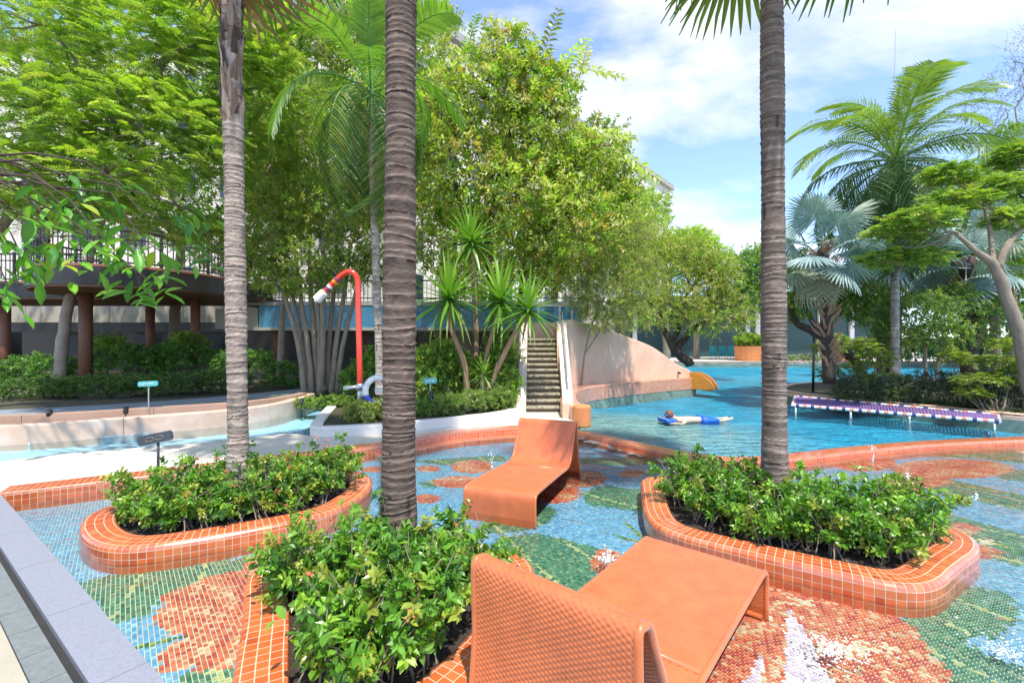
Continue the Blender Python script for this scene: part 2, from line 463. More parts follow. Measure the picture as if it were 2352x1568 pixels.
def tile_rows(path, rows, closed=False, gap=.0065, h=.0012):
    """path (n,2), positive offset to the right of travel. rows: list of polylines [(off,z),...].
    returns list of (V (T,4k,3), k) per row"""
    P = np.asarray(path, float)
    Nn = path_normals(P, closed)
    n = len(P); i0 = np.arange(n if closed else n - 1); i1 = (i0 + 1) % n
    out = []
    for row in rows:
        row = np.asarray(row, float); k = len(row)
        seg = np.diff(row, axis=0); ln = np.linalg.norm(seg, axis=1)
        r2 = row.copy()
        r2[0] += seg[0] / ln[0] * gap / 2; r2[-1] -= seg[-1] / ln[-1] * gap / 2
        tn = np.gradient(row, axis=0) if k > 2 else np.repeat(seg, 2, 0)
        tn /= np.linalg.norm(tn, axis=1)[:, None]
        nr = np.stack([-tn[:, 1], tn[:, 0]], 1)
        def pos(i, rr):
            x = P[i][:, None, :] + Nn[i][:, None, :] * rr[None, :, 0:1]
            return np.concatenate([x, np.broadcast_to(rr[None, :, 1:2], (len(i), k, 1))], 2)
        sgn = 1.0
        top = r2 + nr * h * sgn; bot = r2 - nr * .003
        A, B = pos(i0, top), pos(i1, top); a, b = pos(i0, bot), pos(i1, bot)
        w = np.linalg.norm(B - A, axis=2, keepdims=True); f = np.clip(gap / 2 / (w + 1e-6), 0, .3)
        At, Bt = A + (B - A) * f, B + (A - B) * f
        Ab, Bb = a + (b - a) * f * .6, b + (a - b) * f * .6
        out.append((np.concatenate([At, Bt, Ab, Bb], 1), k))
    return out

def tile_faces(k):
    F = []
    for j in range(k - 1):
        F.append([j, j + 1, k + j + 1, k + j])
        F.append([j, j + 1, 2 * k + j + 1, 2 * k + j])
        F.append([k + j + 1, k + j, 3 * k + j, 3 * k + j + 1])
    F.append([0, 2 * k, 3 * k, k]); F.append([k - 1, 2 * k - 1, 4 * k - 1, 3 * k - 1])
    return np.array(F)

def visible_score(C, Nrm, area):
    d = np.array([0, 0, CAM_H]) - C; r = np.linalg.norm(d, axis=1)
    fac = np.clip((d * Nrm).sum(1) / r, 0, 1)
    px = C[:, 0] / np.maximum(C[:, 1], .1); pz = (C[:, 2] - CAM_H) / np.maximum(C[:, 1], .1)
    vis = (C[:, 1] > .5) & (np.abs(px) < 1.10) & (np.abs(pz) < .735)
    return area * fac / r ** 2 * vis

def lay_tiles(rows, colfun, root, name='tile', mat=None, limit=300, rest='tile_field'):
    """first `limit` tiles (those that show largest) become parts, the others one part"""
    mat = mat or M['tile']
    recs = []
    for ri, (V, k) in enumerate(rows):
        C = V[:, :2 * k].mean(1)
        e1 = V[:, k] - V[:, 0]; e2 = V[:, k - 1] - V[:, 0]
        nn = np.cross(e2, e1); ar = np.linalg.norm(nn, axis=1); nn /= ar[:, None] + 1e-9
        colr = colfun(C, ri)
        s = visible_score(C, nn, ar)
        for i in range(len(V)): recs.append((s[i], ri, i, colr[i]))
    recs.sort(key=lambda r: -r[0])
    acc = Acc(); o0 = origin_of(root)
    for q, (s, ri, i, c) in enumerate(recs):
        V, k = rows[ri]; F = tile_faces(k)
        if q < limit and s > 0:
            part(name, V[i], F, mat, root, np.tile(c, (4 * k, 1)))
        else:
            acc.add(V[i], F, c)
    if acc.V: stuff(acc.part(rest, mat, root))

def kerb_base(path, prof, closed, mat, root, name='kerb_body', drop=.003):
    P = np.asarray(path, float)
    Nn = path_normals(P, closed)
    prof = np.asarray(prof, float); m = len(prof); n = len(P)
    V = np.concatenate([P[:, None, :] + Nn[:, None, :] * prof[None, :, 0:1], np.broadcast_to(prof[None, :, 1:2], (n, m, 1))], 2).reshape(-1, 3)
    ii = np.arange(n if closed else n - 1); jj = (ii + 1) % n
    F = []
    for j in range(m - 1):
        F.append(np.stack([ii * m + j, jj * m + j, jj * m + j + 1, ii * m + j + 1], 1))
    if not closed:
        F += [np.array([list(range(m))]), np.array([list(range((n - 1) * m + m - 1, (n - 1) * m - 1, -1))])]
    if root is None: return struct(name, V, F, mat)
    return part(name, V, F, mat, root)

def jitter_cols(base, amt):
    base = np.asarray(base, float)
    def f(C, ri):
        n = len(C)
        c = np.tile(base if base.ndim == 1 else base[min(ri, len(base) - 1)], (n, 1))
        return np.clip(c * (1 + rng.uniform(-amt, amt, (n, 1))) * (1 + rng.uniform(-amt * .4, amt * .4, (n, 3))), .005, .9)
    return f

# ------------------------------------------------------------------ foliage
LEAF2 = (np.array([[0, 0, 0], [.42, .5, .10], [1, 0, -.06], [.42, -.5, .10]]), np.array([[0, 2, 1], [0, 3, 2]]))
LEAF6 = (np.array([[0, 0, 0], [.25, .36, .07], [.6, .44, .06], [1, 0, -.14], [.6, -.44, .06], [.25, -.36, .07], [.5, 0, -.02]]),
         np.array([[0, 6, 1], [1, 6, 2], [2, 6, 3], [3, 6, 4], [4, 6, 5], [5, 6, 0]]))
STRIP = (np.array([[0, .35, 0], [0, -.35, 0], [.5, .5, 0], [.5, -.5, 0], [1, .06, -.12], [1, -.06, -.12]]), np.array([[0, 1, 3, 2], [2, 3, 5, 4]]))

def unit(v): return v / (np.linalg.norm(v, axis=-1, keepdims=True) + 1e-9)

def place_leaves(P, D, U, L, W, tmpl, C):
    tv, tf = tmpl; n = len(P); k = len(tv)
    X = unit(D); Y = unit(np.cross(U, X)); Z = np.cross(X, Y)
    V = P[:, None, :] + X[:, None, :] * (tv[None, :, 0:1] * L[:, None, None]) + Y[:, None, :] * (tv[None, :, 1:2] * W[:, None, None]) + Z[:, None, :] * (tv[None, :, 2:3] * L[:, None, None])
    F = (tf[None] + (np.arange(n) * k)[:, None, None]).reshape(-1, tf.shape[1])
    return V.reshape(-1, 3), F, np.repeat(C, k, 0)

def sprays(P, D, L, k, leafL, leafW, pal, planar=True, droop=.15, ang=60, tmpl=LEAF2, Uup=None, cvar=.22, term=True, twist=.25, taper=True):
    """rachis from P along D (unit) with k leaf pairs; returns leaf mesh and rachis point array"""
    n = len(P); D = unit(D)
    U0 = np.tile([0, 0, 1.0], (n, 1)) if Uup is None else Uup
    U0 = unit(U0 + rng.normal(0, twist, (n, 3)))
    S = unit(np.cross(U0, D)); U = np.cross(D, S)
    s = (np.arange(k) + .6) / k
    pos = P[:, None, :] + D[:, None, :] * (s[None, :, None] * L[:, None, None])
    pos[:, :, 2] -= droop * L[:, None] * s[None, :] ** 2
    tang = np.repeat(D[:, None, :], k, 1).copy(); tang[:, :, 2] -= 2 * droop * s[None, :]
    tang = unit(tang)
    pal = np.asarray(pal, float)
    tw = pal[rng.integers(0, len(pal), n)] * rng.uniform(1 - cvar, 1 + cvar, (n, 1))
    Vs, Fs, Cs, off = [], [], [], 0
    ca, sa = math.cos(RAD(ang)), math.sin(RAD(ang))
    for side in (-1, 1):
        p = pos.reshape(-1, 3); t = tang.reshape(-1, 3)
        SS = np.repeat(S[:, None, :], k, 1).reshape(-1, 3); UU = np.repeat(U[:, None, :], k, 1).reshape(-1, 3)
        if planar:
            d = t * ca + SS * side * sa + rng.normal(0, .10, p.shape); u = UU + rng.normal(0, .22, p.shape)
        else:
            th = rng.uniform(0, 2 * math.pi, len(p))[:, None]
            rad = SS * np.cos(th) + UU * np.sin(th)
            d = t * ca + rad * sa + np.array([0, 0, -.08]); u = np.array([0, 0, 1.0]) + rng.normal(0, .5, p.shape)
        m = len(p)
        prof = np.tile((.55 + .45 * np.sin(math.pi * np.clip(s * .9 + .08, 0, 1))) if taper else np.ones(k), n)
        LL = leafL * rng.uniform(.75, 1.25, m) * prof; WW = leafW * rng.uniform(.8, 1.2, m) * prof
        c = np.repeat(tw, k, 0) * rng.uniform(.82, 1.2, (m, 1))
        V, F, C = place_leaves(p, d, u, LL, WW, tmpl, c)
        Vs.append(V); Fs.append(F + off); Cs.append(C); off += len(V)
    return np.concatenate(Vs), np.concatenate(Fs), np.concatenate(Cs), (P, pos[:, -1])

def twig_tubes(acc, A, B, r, c=None):
    """thin triangular twigs A->B"""
    n = len(A); D = unit(B - A)
    ref = np.where(np.abs(D[:, 2:3]) < .9, np.array([[0, 0, 1.0]]), np.array([[1.0, 0, 0]]))
    X = unit(np.cross(ref, D)); Y = np.cross(D, X); r = np.full(n, r) if np.isscalar(r) else r
    V = []
    for Q, f in ((A, 1.0), (B, .4)):
        for a in (0, 2.094, 4.189): V.append(Q + (X * math.cos(a) + Y * math.sin(a)) * (r * f)[:, None])
    V = np.stack(V, 1)
    b = (np.arange(n) * 6)[:, None]
    F = np.concatenate([np.concatenate([b + j, b + (j + 1) % 3, b + 3 + (j + 1) % 3, b + 3 + j], 1) for j in range(3)])
    acc.add(V.reshape(-1, 3), F)

def blob(px, py, t, rx, ry=None, rd=None):
    ry = ry or rx; rd = rd or (rx + ry) / 2; k = t / FPX
    return (PT(px, py, t), np.array([rx * k, rd * k, ry * k]))

def shell_points(blobs, n, rmin=.35, up=.0):
    w = np.array([b[1][0] * b[1][2] for b in blobs]) ** .9; w /= w.sum()
    idx = rng.choice(len(blobs), n, p=w)
    d = unit(rng.normal(0, 1, (n, 3))); d[:, 2] += up; d = unit(d)
    r = rng.uniform(rmin ** 3, 1, (n, 1)) ** (1 / 3)
    C = np.array([b[0] for b in blobs])[idx]; RR = np.array([b[1] for b in blobs])[idx]
    return C + d * r * RR, d, C

def limb(acc, a, b, ra, rb, wig=.08, n=7, sag=0.0, sides=7):
    a, b = np.asarray(a, float), np.asarray(b, float); L = np.linalg.norm(b - a)
    s = np.linspace(0, 1, n)[:, None]; P = a + (b - a) * s
    P += rng.normal(0, wig * L / n, P.shape) * np.sin(s * math.pi) ** .5 + np.array([0, 0, -sag * L]) * (s * (1 - s) * 4)
    acc.add(*tube(P, np.linspace(ra, rb, n), sides))
    return P

def tree(name, label, cat, base, stems, blobs, n, k, L, leafL, leafW, pal, bark='bark', planar=False, droop=.15, ang=55, tmpl=LEAF2,
         group=None, rmin=.35, flat=0.0, twig_r=.006, limbs=None, lmat='leaf', out=.6, outline=None, limb_r=.04, cvar=.22, up=.15):
    """stems: list of [(pt, r), ...] polylines; limbs join stem tops to crown blobs; leaves in sprays on twigs"""
    root = thing(name, label, cat, base, group=group)
    acc = Acc(); tops = []
    for st in stems:
        P = catmull([np.asarray(p, float) for p, r in st], 5); rr = np.interp(np.linspace(0, 1, len(P)), np.linspace(0, 1, len(st)), [r for p, r in st])
        P = P + rng.normal(0, .012, P.shape) * rr[:, None] * 8
        acc.add(*tube(P, rr, 10)); tops.append((P[-1], rr[-1], P[len(P) * 2 // 3]))
    br = Acc()
    for c, r in blobs:
        d = [np.linalg.norm(tp[0] - c) for tp in tops]; tp = tops[int(np.argmin(d))]
        limb(br, tp[0], c, max(tp[1] * .8, limb_r * .6), limb_r * .45, wig=.25)
        for q in range(4):
            e = c + unit(rng.normal(0, 1, 3)) * r * .75
            limb(br, c, e, limb_r * .42, .008, wig=.25, n=5, sides=5)
    acc.part('trunk', M[bark], root, smooth=True)
    P, d, C = shell_points(blobs, n, rmin, up)
    D = unit(d * out + rng.normal(0, .45, d.shape) + np.array([0, 0, .12])); D[:, 2] *= (1 - flat); D = unit(D)
    LL = L * rng.uniform(.7, 1.3, n)
    V, F, Cc, (A, B) = sprays(P - D * LL[:, None] * .4, D, LL, k, leafL, leafW, pal, planar, droop, ang, tmpl, cvar=cvar)
    if outline is not None:      # explicit sprigs that stand out of the crown: (start, end, pairs)
        for (p0, p1, kk, lf) in outline:
            p0, p1 = np.asarray(p0, float), np.asarray(p1, float); ln = np.linalg.norm(p1 - p0)
            V2, F2, C2, _ = sprays(p0[None], (p1 - p0)[None] / ln, np.array([ln]), kk, leafL * lf, leafW * lf, pal, True, .10, 55, LEAF6,
                                   Uup=np.array([[0, -.8, .5]]), twist=.1)
            F2q = F2
            Cc = np.concatenate([Cc, C2])
            V = np.concatenate([V, V2]);
            F = [F, F2q + (len(V) - len(V2))] if not isinstance(F, list) else F + [F2q + (len(V) - len(V2))]
            limb(br, p0, p1 + np.array([0, 0, -.10 * ln]), .014, .004, wig=.05, n=6, sides=5)
    twig_tubes(br, A - (A - P) * .2, B, twig_r)
    br.part('branches', M[bark], root, smooth=True)
    stuff(part('foliage', V, F, M[lmat], root, Cc))
    return root

# ================================================================== SETTING
Z_FLOOR, Z_WAT = -0.22, -0.14          # shallow mosaic pool
Z_POOL = -0.10                         # big pool water
nC = np.array([.584, .812]); dC = np.array([-.812, .584])      # walkway edge: normal and direction
def on_edge(off, s): return nC * off + dC * s

# ground sheet to the horizon, well below the pool basins
struct('ground', *sheet([(-400, -200), (400, -200), (400, 900), (-400, 900)], -1.6), M['garden'])

curb_ctl = [(-5.72, 5.16), (-4.9, 5.66), (-3.7, 6.42), (-2.56, 7.19), (-1.72, 8.05), (-1.0, 8.68), (0.0, 9.08), (.7, 9.12), (1.29, 8.84),
            (1.95, 8.0), (2.6, 7.22), (3.3, 6.82), (4.16, 6.94), (5.56, 7.44), (7.2, 7.92), (9.12, 8.27), (13.0, 8.8)]
curb_path = catmull(curb_ctl, 14)
curb_rs = resample(curb_path, .064)
i_split = int(np.argmin(np.abs(curb_rs[:, 0] + 2.2) + (curb_rs[:, 1] > 8.5) * 9))
i_deck = int(np.argmin(np.linalg.norm(curb_rs - np.array([.75, 9.12]), axis=1)))

bed_ctl = [(-4.75, 12.6), (-4.35, 10.8), (-3.98, 9.4), (-3.66, 8.42), (-3.25, 8.28), (-2.38, 8.56), (-1.86, 8.84), (-1.0, 9.38), (-.25, 9.98), (.12, 10.6), (.16, 11.3)]
bed_path = catmull(bed_ctl, 8)
canal_near = [(-9.8, 6.3), (-7.9, 6.45), (-7.2, 6.62), (-6.75, 7.05), (-4.9, 8.0), (-4.1, 8.75), (-4.1, 9.6), (-4.5, 11.0), (-4.85, 12.6)]
canal_far = [(-12.5, 6.7), (-9.5, 7.35), (-8.2, 7.8), (-7.13, 8.49), (-5.8, 9.5), (-5.25, 10.7), (-5.35, 12.6)]
canal_near_c, canal_far_c = catmull(canal_near, 6), catmull(canal_far, 6)

# pale deck between the pools
deck_poly = [tuple(p) for p in resample(curb_path, .3)[:]]
deck_edge = [p for p in deck_poly if p[0] < .9]
deck_poly = deck_edge + [(1.35, 9.9), (1.35, 11.4), (.2, 11.4)] + [tuple(p) for p in bed_path[::-1]][2:-20] + [(-4.0, 8.7)]
deck_poly = deck_edge + [(1.35, 9.9), (1.35, 11.4), (.16, 11.4)] + [tuple(p) for p in bed_path[::-1] if p[1] < 11 and p[0] > -3.7] + \
    [tuple(p) for p in canal_near_c[::-1] if p[1] < 8.7] + [(-13.5, 7.0), (-13.5, 10.9), tuple(on_edge(.86, 16.5))]
struct('deck', *sheet(deck_poly, 0.0), M['stone_pale'])
# beach ramp at the canal end
struct('canal_beach', *sheet([(-13.4, 6.9), (-9.8, 6.28), (-8.7, 6.34), (-8.75, 7.6), (-9.5, 7.38), (-12.5, 6.75)], 0.004), M['stone_pale'])
# canal floor, walls and water
Vn = np.array(resample(canal_near_c, .15)); Vf = np.array(resample(canal_far_c, .15))
m_ = 60; a_ = np.array([np.interp(np.linspace(0, 1, m_), np.linspace(0, 1, len(Vn)), Vn[:, q]) for q in (0, 1)]).T
b_ = np.array([np.interp(np.linspace(0, 1, m_), np.linspace(0, 1, len(Vf)), Vf[:, q]) for q in (0, 1)]).T
dz = -.05 - .14 * np.clip((np.arange(m_) - 8) / 30, 0, 1)
Vc = np.concatenate([np.c_[a_, np.full(m_, -.004)], np.c_[a_, dz], np.c_[b_, dz], np.c_[b_, np.full(m_, .0)]])
ii = np.arange(m_ - 1)
Fc = np.concatenate([np.stack([q * m_ + ii, q * m_ + ii + 1, (q + 1) * m_ + ii + 1, (q + 1) * m_ + ii], 1) for q in range(3)])
cc = np.tile([.42, .70, .84], (len(Vc), 1)); cc[3 * m_:] = (.60, .52, .45)
struct('canal_basin', Vc, Fc, M['pool_floor'], colors=cc)
Vw = np.concatenate([np.c_[a_, np.full(m_, -.03)], np.c_[b_, np.full(m_, -.03)]])
struct('canal_water', Vw, np.stack([ii, ii + 1, m_ + ii + 1, m_ + ii], 1), M['water_canal'])

# walkway under the camera, drain slot, paver strip, coping
wk = [on_edge(.47, 20), on_edge(.47, -14), on_edge(-9, -14), on_edge(-9, 20)]
struct('walkway', *sheet(wk, 0.0), M['beige_floor'])
def strip(off0, off1, s0, s1, z0, z1):
    A, B, C, D = on_edge(off0, s0), on_edge(off0, s1), on_edge(off1, s1), on_edge(off1, s0)
    V = np.array([[*A, z0], [*B, z0], [*C, z0], [*D, z0], [*A, z1], [*B, z1], [*C, z1], [*D, z1]])
    return V, BOXF
slot = struct('drain_slot', *strip(.47, .66, -10, 20, -.08, -.03), M['slot'])
cop = struct('coping_bed', *strip(.65, .85, -10, 20, -.30, -.034), M['grout'])
s_ = -6.0
while s_ < 19:
    V, F = strip(.645, .868, s_ + .0025, s_ + .9975, -.03, .006); part('slab', V, F, M['granite'], cop); s_ += 1.0
s_ = -5.0
while s_ < 19:
    V, F = strip(.475, .60, s_ + .003, s_ + .327, -.03, .004); part('paver', V, F, M['paver'], slot); s_ += .33

# ------------------------------------------------ planters outlines (tops level with the deck)
PL_L = [(-4.22, 4.80), (-4.08, 5.10), (-2.45, 6.16), (-1.9, 6.12), (-1.62, 5.5), (-1.72, 4.74), (-1.98, 4.44), (-2.385, 4.175), (-2.8, 3.95), (-3.14, 3.82), (-3.40, 3.85), (-3.66, 3.98), (-3.95, 4.22), (-4.18, 4.52)]
PL_M = [(-2.00, 3.46), (-1.80, 3.64), (-1.0, 3.80), (-.15, 3.86), (.13, 3.70), (.20, 3.36), (.06, 2.72), (-.20, 2.24), (-.52, 1.92), (-.85, 1.76), (-1.18, 1.88), (-1.43, 2.36), (-1.66, 2.87)]
PL_R = [(1.50, 5.4), (1.62, 5.86), (2.05, 5.93), (3.78, 4.72), (4.12, 4.30), (3.96, 3.86), (3.36, 3.50), (3.02, 3.26), (2.74, 3.20), (2.4, 3.40), (1.72, 3.86), (1.38, 4.14), (1.28, 4.5)]
def outline(poly, it=2):
    P = chaikin(np.array(poly), it)
    A = 0.5 * np.sum(P[:, 0] * np.roll(P[:, 1], -1) - np.roll(P[:, 0], -1) * P[:, 1])
    return P[::-1] if A > 0 else P
OUT = [resample(outline(p), .062, True) for p in (PL_L, PL_M, PL_R)]

# ------------------------------------------------ mosaic of the shallow pool
def pp(l, ox=0, oy=0, s=1.0):
    """outline traced in the photograph -> on the pool floor"""
    return np.array([G(ox + x * s, oy + y * s, Z_FLOOR)[:2] for x, y in l])
def ell(x, y, rx, ry, ox, oy, s=.3336, n=18):
    return pp([(x + rx * math.cos(a), y + ry * math.sin(a)) for a in np.linspace(0, 2 * math.pi, n, endpoint=False)], ox, oy, s)
K1, K2, K3 = (0, 1045, .3336), (784, 1045, .3336), (1568, 1045, .3336)
greens = [pp([(530, 885), (900, 790), (1680, 705), (1720, 790), (1450, 830), (1110, 970), (1050, 1100), (770, 1165)], *K1),
          pp([(1200, 1600), (1290, 1500), (1640, 1465), (1700, 1600)], *K1),
          pp([(1060, 560), (1350, 535), (1700, 620), (1800, 660), (1740, 780), (1760, 840), (1680, 945), (1300, 1000), (1000, 800)], *K2),
          pp([(1000, 400), (1330, 330), (1490, 380), (1440, 460), (1250, 530), (1000, 545)], *K2),
          pp([(1650, 260), (1800, 210), (2090, 240), (2160, 400), (1700, 345)], *K2),
          pp([(1640, 20), (2300, 20), (2352, 50), (1900, 75), (1640, 60)], *K2),
          pp([(480, 40), (1100, 0), (1150, 40), (700, 70)], *K2), pp([(520, 190), (760, 150), (800, 190), (600, 230)], *K2),
          pp([(1480, 1060), (1900, 880), (2250, 950), (2330, 1080), (2200, 1250), (1950, 1260), (2000, 1330), (2400, 1480), (2400, 1600), (1840, 1600), (1850, 1480), (1640, 1250)], *K3),
          pp([(1560, 215), (1850, 170), (2400, 290), (2400, 400), (1800, 265)], *K3),
          pp([(1620, 395), (1900, 420), (2400, 560), (2400, 790), (2150, 720), (1950, 620), (1760, 470)], *K3),
          pp([(1050, 0), (1700, -30), (2350, -30), (2350, 60), (2000, 20), (1500, 10)], *K3), pp([(2100, 90), (2400, 110), (2400, 190), (2200, 170)], *K3)]
vines = [pp([(890, 1322), (1280, 1235), (1285, 1250), (910, 1348)], *K1), pp([(1930, 450), (1990, 480), (2120, 600), (2060, 570)], *K2), pp([(1800, 530), (1980, 570), (2080, 600), (1960, 585)], *K2),
         pp([(2000, 560), (2300, 640), (2290, 655), (2010, 580)], *K3), pp([(1900, 200), (2300, 260), (2300, 275), (1900, 215)], *K3)]
corals = [pp([(1960, 640), (1690, 715), (1680, 790), (1450, 830), (1110, 970), (1130, 1030), (1045, 1110), (1075, 1165), (1150, 1230), (1290, 1235), (1200, 1300), (1100, 1355), (1110, 1480), (1280, 1500), (1640, 1460), (1900, 1200)], *K1),
          ell(900, 80, 150, 45, *K2[:2]), ell(1650, 160, 180, 58, *K2[:2]), ell(1480, 255, 165, 80, *K2[:2]), ell(800, 185, 170, 42, *K2[:2]), ell(590, 300, 90, 36, *K2[:2]),
          ell(2000, 130, 95, 28, *K2[:2]), ell(300, 100, 170, 22, *K2[:2]), ell(1830, 740, 110, 95, *K2[:2]), ell(600, 95, 90, 22, *K2[:2]),
          ell(1250, 60, 230, 52, *K3[:2]), ell(1600, 175, 250, 58, *K3[:2]), ell(1500, 255, 160, 52, *K3[:2]), ell(1860, 95, 420, 68, *K3[:2]), ell(1900, 512, 150, 48, *K3[:2]), ell(2050, 672, 140, 48, *K3[:2]),
          pp([(480, 850), (900, 930), (1300, 1020), (1450, 1080), (1560, 1160), (1640, 1250), (1720, 1350), (1850, 1480), (1850, 1700), (-200, 1700), (160, 1500), (350, 1200)], *K3)]
creams = [pp([(450, 1050), (500, 1050), (700, 1150), (690, 1180)], *K3), ell(2020, 600, 170, 22, *K3[:2]), ell(1180, 1330, 330, 46, *K3[:2]), ell(760, 1010, 160, 26, *K3[:2])]
lilacs = [pp([(720, 1060), (690, 1700), (1200, 1700), (980, 1480), (900, 1350), (850, 1200)], *K3), pp([(545, 1350), (340, 1700), (560, 1700)], *K3)]
flower_c = [pp([(1650, 1120)], *K1)[0], pp([(1250, 170)], *K2)[0], pp([(1150, 1250)], *K3)[0], pp([(1480, 150)], *K3)[0]]

g1 = np.array([-.645, .764]); g2 = np.array([.764, .645]); TP = .0285
def mosaic():
    iu = np.arange(-60, 420); iv = np.arange(-330, 420)
    U, Vv = np.meshgrid(iu, iv, indexing='ij')
    u = (U + .5) * TP; v = (Vv + .5 * (U % 2) + .5) * TP
    X = g2[0] * u + g1[0] * v; Y = g2[1] * u + g1[1] * v
    shallow = np.vstack([np.array([on_edge(.84, 7.68), *[tuple(p) for p in resample(curb_path, .2)], (13, 3), tuple(on_edge(.84, -10))])])
    k = inside(shallow, X, Y) & (np.abs(X) < 1.2 * Y + 2.6) & (Y > 1.1)
    X, Y = X[k], Y[k]
    for o in OUT:
        c = o.mean(0); k = ~inside(c + (o - c) * .93, X, Y); X, Y = X[k], Y[k]
    n = len(X)
    def pick(pal, w=None): return np.array(pal)[rng.choice(len(pal), n, p=w)]
    C = pick([(.15, .38, .58), (.19, .43, .62), (.10, .31, .54), (.28, .52, .66), (.13, .36, .57)], [.34, .28, .10, .13, .15])
    jx, jy = X + rng.normal(0, .018, n), Y + rng.normal(0, .018, n)
    gm = np.zeros(n, bool)
    for q in greens: gm |= inside(q, jx, jy)
    gd = pick([(.07, .22, .14), (.05, .17, .105), (.11, .27, .16), (.20, .34, .19), (.035, .13, .08)], [.36, .20, .26, .12, .06])
    C[gm] = gd[gm]
    # light veins along leaves
    vein = (np.sin(X * 9 + Y * 6 + np.sin(X * 2.1) * 2) > .965) & gm & (rng.random(n) < .6); C[vein] = (.42, .50, .22)
    vm = np.zeros(n, bool)
    for q in vines: vm |= inside(q, X, Y)
    C[vm] = pick([(.05, .15, .05), (.30, .36, .08), (.10, .25, .08)])[vm]
    cm = np.zeros(n, bool)
    for q in corals: cm |= inside(q, jx, jy)
    cp = pick([(.58, .17, .085), (.56, .20, .11), (.44, .085, .06), (.52, .12, .07), (.60, .38, .23)], [.38, .28, .08, .14, .12])
    C[cm] = cp[cm]
    # cream rays and dark rays from the flower hearts
    for fc in flower_c:
        dx, dy = X - fc[0], Y - fc[1]; r = np.hypot(dx, dy); a = np.arctan2(dy, dx)
        ray = (np.sin(a * 11 + np.sin(r * 5) * 1.2) > .55) & cm & (r < 2.4) & (rng.random(n) < .45)
        C[ray] = pick([(.60, .44, .28), (.60, .36, .21), (.62, .50, .34)])[ray]
        ray2 = (np.sin(a * 11 + np.sin(r * 5) * 1.2) < -.7) & cm & (r < 2.4) & (rng.random(n) < .5); C[ray2] = (.42, .075, .06)
    for q in creams:
        k = inside(q, jx, jy) & (rng.random(n) < .75); C[k] = pick([(.62, .56, .40), (.68, .60, .44)])[k]
    for q in lilacs:
        k = inside(q, X, Y); C[k] = pick([(.62, .54, .66), (.70, .64, .70), (.56, .48, .62), (.74, .70, .74)])[k]
    C = np.clip(C * rng.uniform(.85, 1.15, (n, 1)), .01, .9)
    return X, Y, C
mX, mY, mC = mosaic()
pool = struct('mosaic_pool', *sheet([tuple(on_edge(.84, 7.72))] + [tuple(p) for p in resample(curb_path, .3)] + [(13, 2), tuple(on_edge(.84, -10))], Z_FLOOR - .003), M['grout'])
def tile_quads(X, Y, z, hs, h):
    n = len(X); off = [(-1, -1), (1, -1), (1, 1), (-1, 1)]
    V = np.zeros((n, 8, 3))
    for q, (a, b) in enumerate(off):
        for w, (f, zz) in enumerate(((1.0, z + h), (1.08, z - .002))):
            V[:, w * 4 + q, 0] = X + (g2[0] * a + g1[0] * b) * hs * f; V[:, w * 4 + q, 1] = Y + (g2[1] * a + g1[1] * b) * hs * f
            V[:, w * 4 + q, 2] = zz
    return V
TQF = np.array([[0, 1, 2, 3], [0, 4, 5, 1], [1, 5, 6, 2], [2, 6, 7, 3], [3, 7, 4, 0]])
mV = tile_quads(mX, mY, Z_FLOOR, TP * .5 - .0031, .003)
sco = visible_score(mV[:, :4].mean(1), np.tile([0, 0, 1.0], (len(mX), 1)), np.ones(len(mX)))
for o in OUT: sco[inside(o, mX, mY)] = 0
order = np.argsort(-sco); near, far = order[:300], order[300:]
for i in near: part('tile', mV[i], TQF, M['mosaic'], pool, np.tile(mC[i], (8, 1)))
nf = len(far)
stuff(part('tile_field', mV[far].reshape(-1, 3), (TQF[None] + (np.arange(nf) * 8)[:, None, None]).reshape(-1, 4), M['mosaic'], pool, np.repeat(mC[far], 8, 0)))

# shallow water sheet (planter outlines rise through it)
struct('shallow_water', *sheet([tuple(on_edge(.845, 7.7))] + [tuple(p) for p in resample(curb_path, .25)] + [(13, 2), tuple(on_edge(.845, -10))], Z_WAT), M['water_shallow'])

# ------------------------------------------------ tiled kerbs
def arc(o, z, r, a0, a1, n=4): return [(o + r * math.cos(RAD(a)), z + r * math.sin(RAD(a))) for a in np.linspace(a0, a1, n)]
ORANGE = [(.60, .125, .034), (.52, .085, .024), (.62, .15, .045), (.64, .19, .065)]
def edge_rows(w_top, drop1, tread, drop2):
    rows = []; k = max(1, round(w_top / .062)); xs = np.linspace(-w_top - .03, -.03, k + 1)
    for a, b in zip(xs[:-1], xs[1:]): rows.append([(a, .0), (b, .0)])
    rows.append([(-.03, 0), (-.012, -.004), (-.004, -.013), (0, -.03)])
    k = max(1, round((drop1 - .03) / .062)); zs = np.linspace(-.03, -drop1, k + 1)
    for a, b in zip(zs[:-1], zs[1:]): rows.append([(0, a), (0, b)])
    if tread:
        k = round(tread / .062); xs = np.linspace(0, tread, k + 1)
        for a, b in zip(xs[:-1], xs[1:]): rows.append([(a, -drop1), (b, -drop1)])
        rows.append([(tread, -drop1), (tread, -drop1 - drop2)])
    return rows
def flat_profile(rows, dz=0.0, close=None):
    P = [rows[0][0]]
    for r in rows: P += list(r[1:])
    P = [(a, b + dz) for a, b in P]
    if close: P = [(P[0][0], close)] + P + [(P[-1][0], close)]
    return P
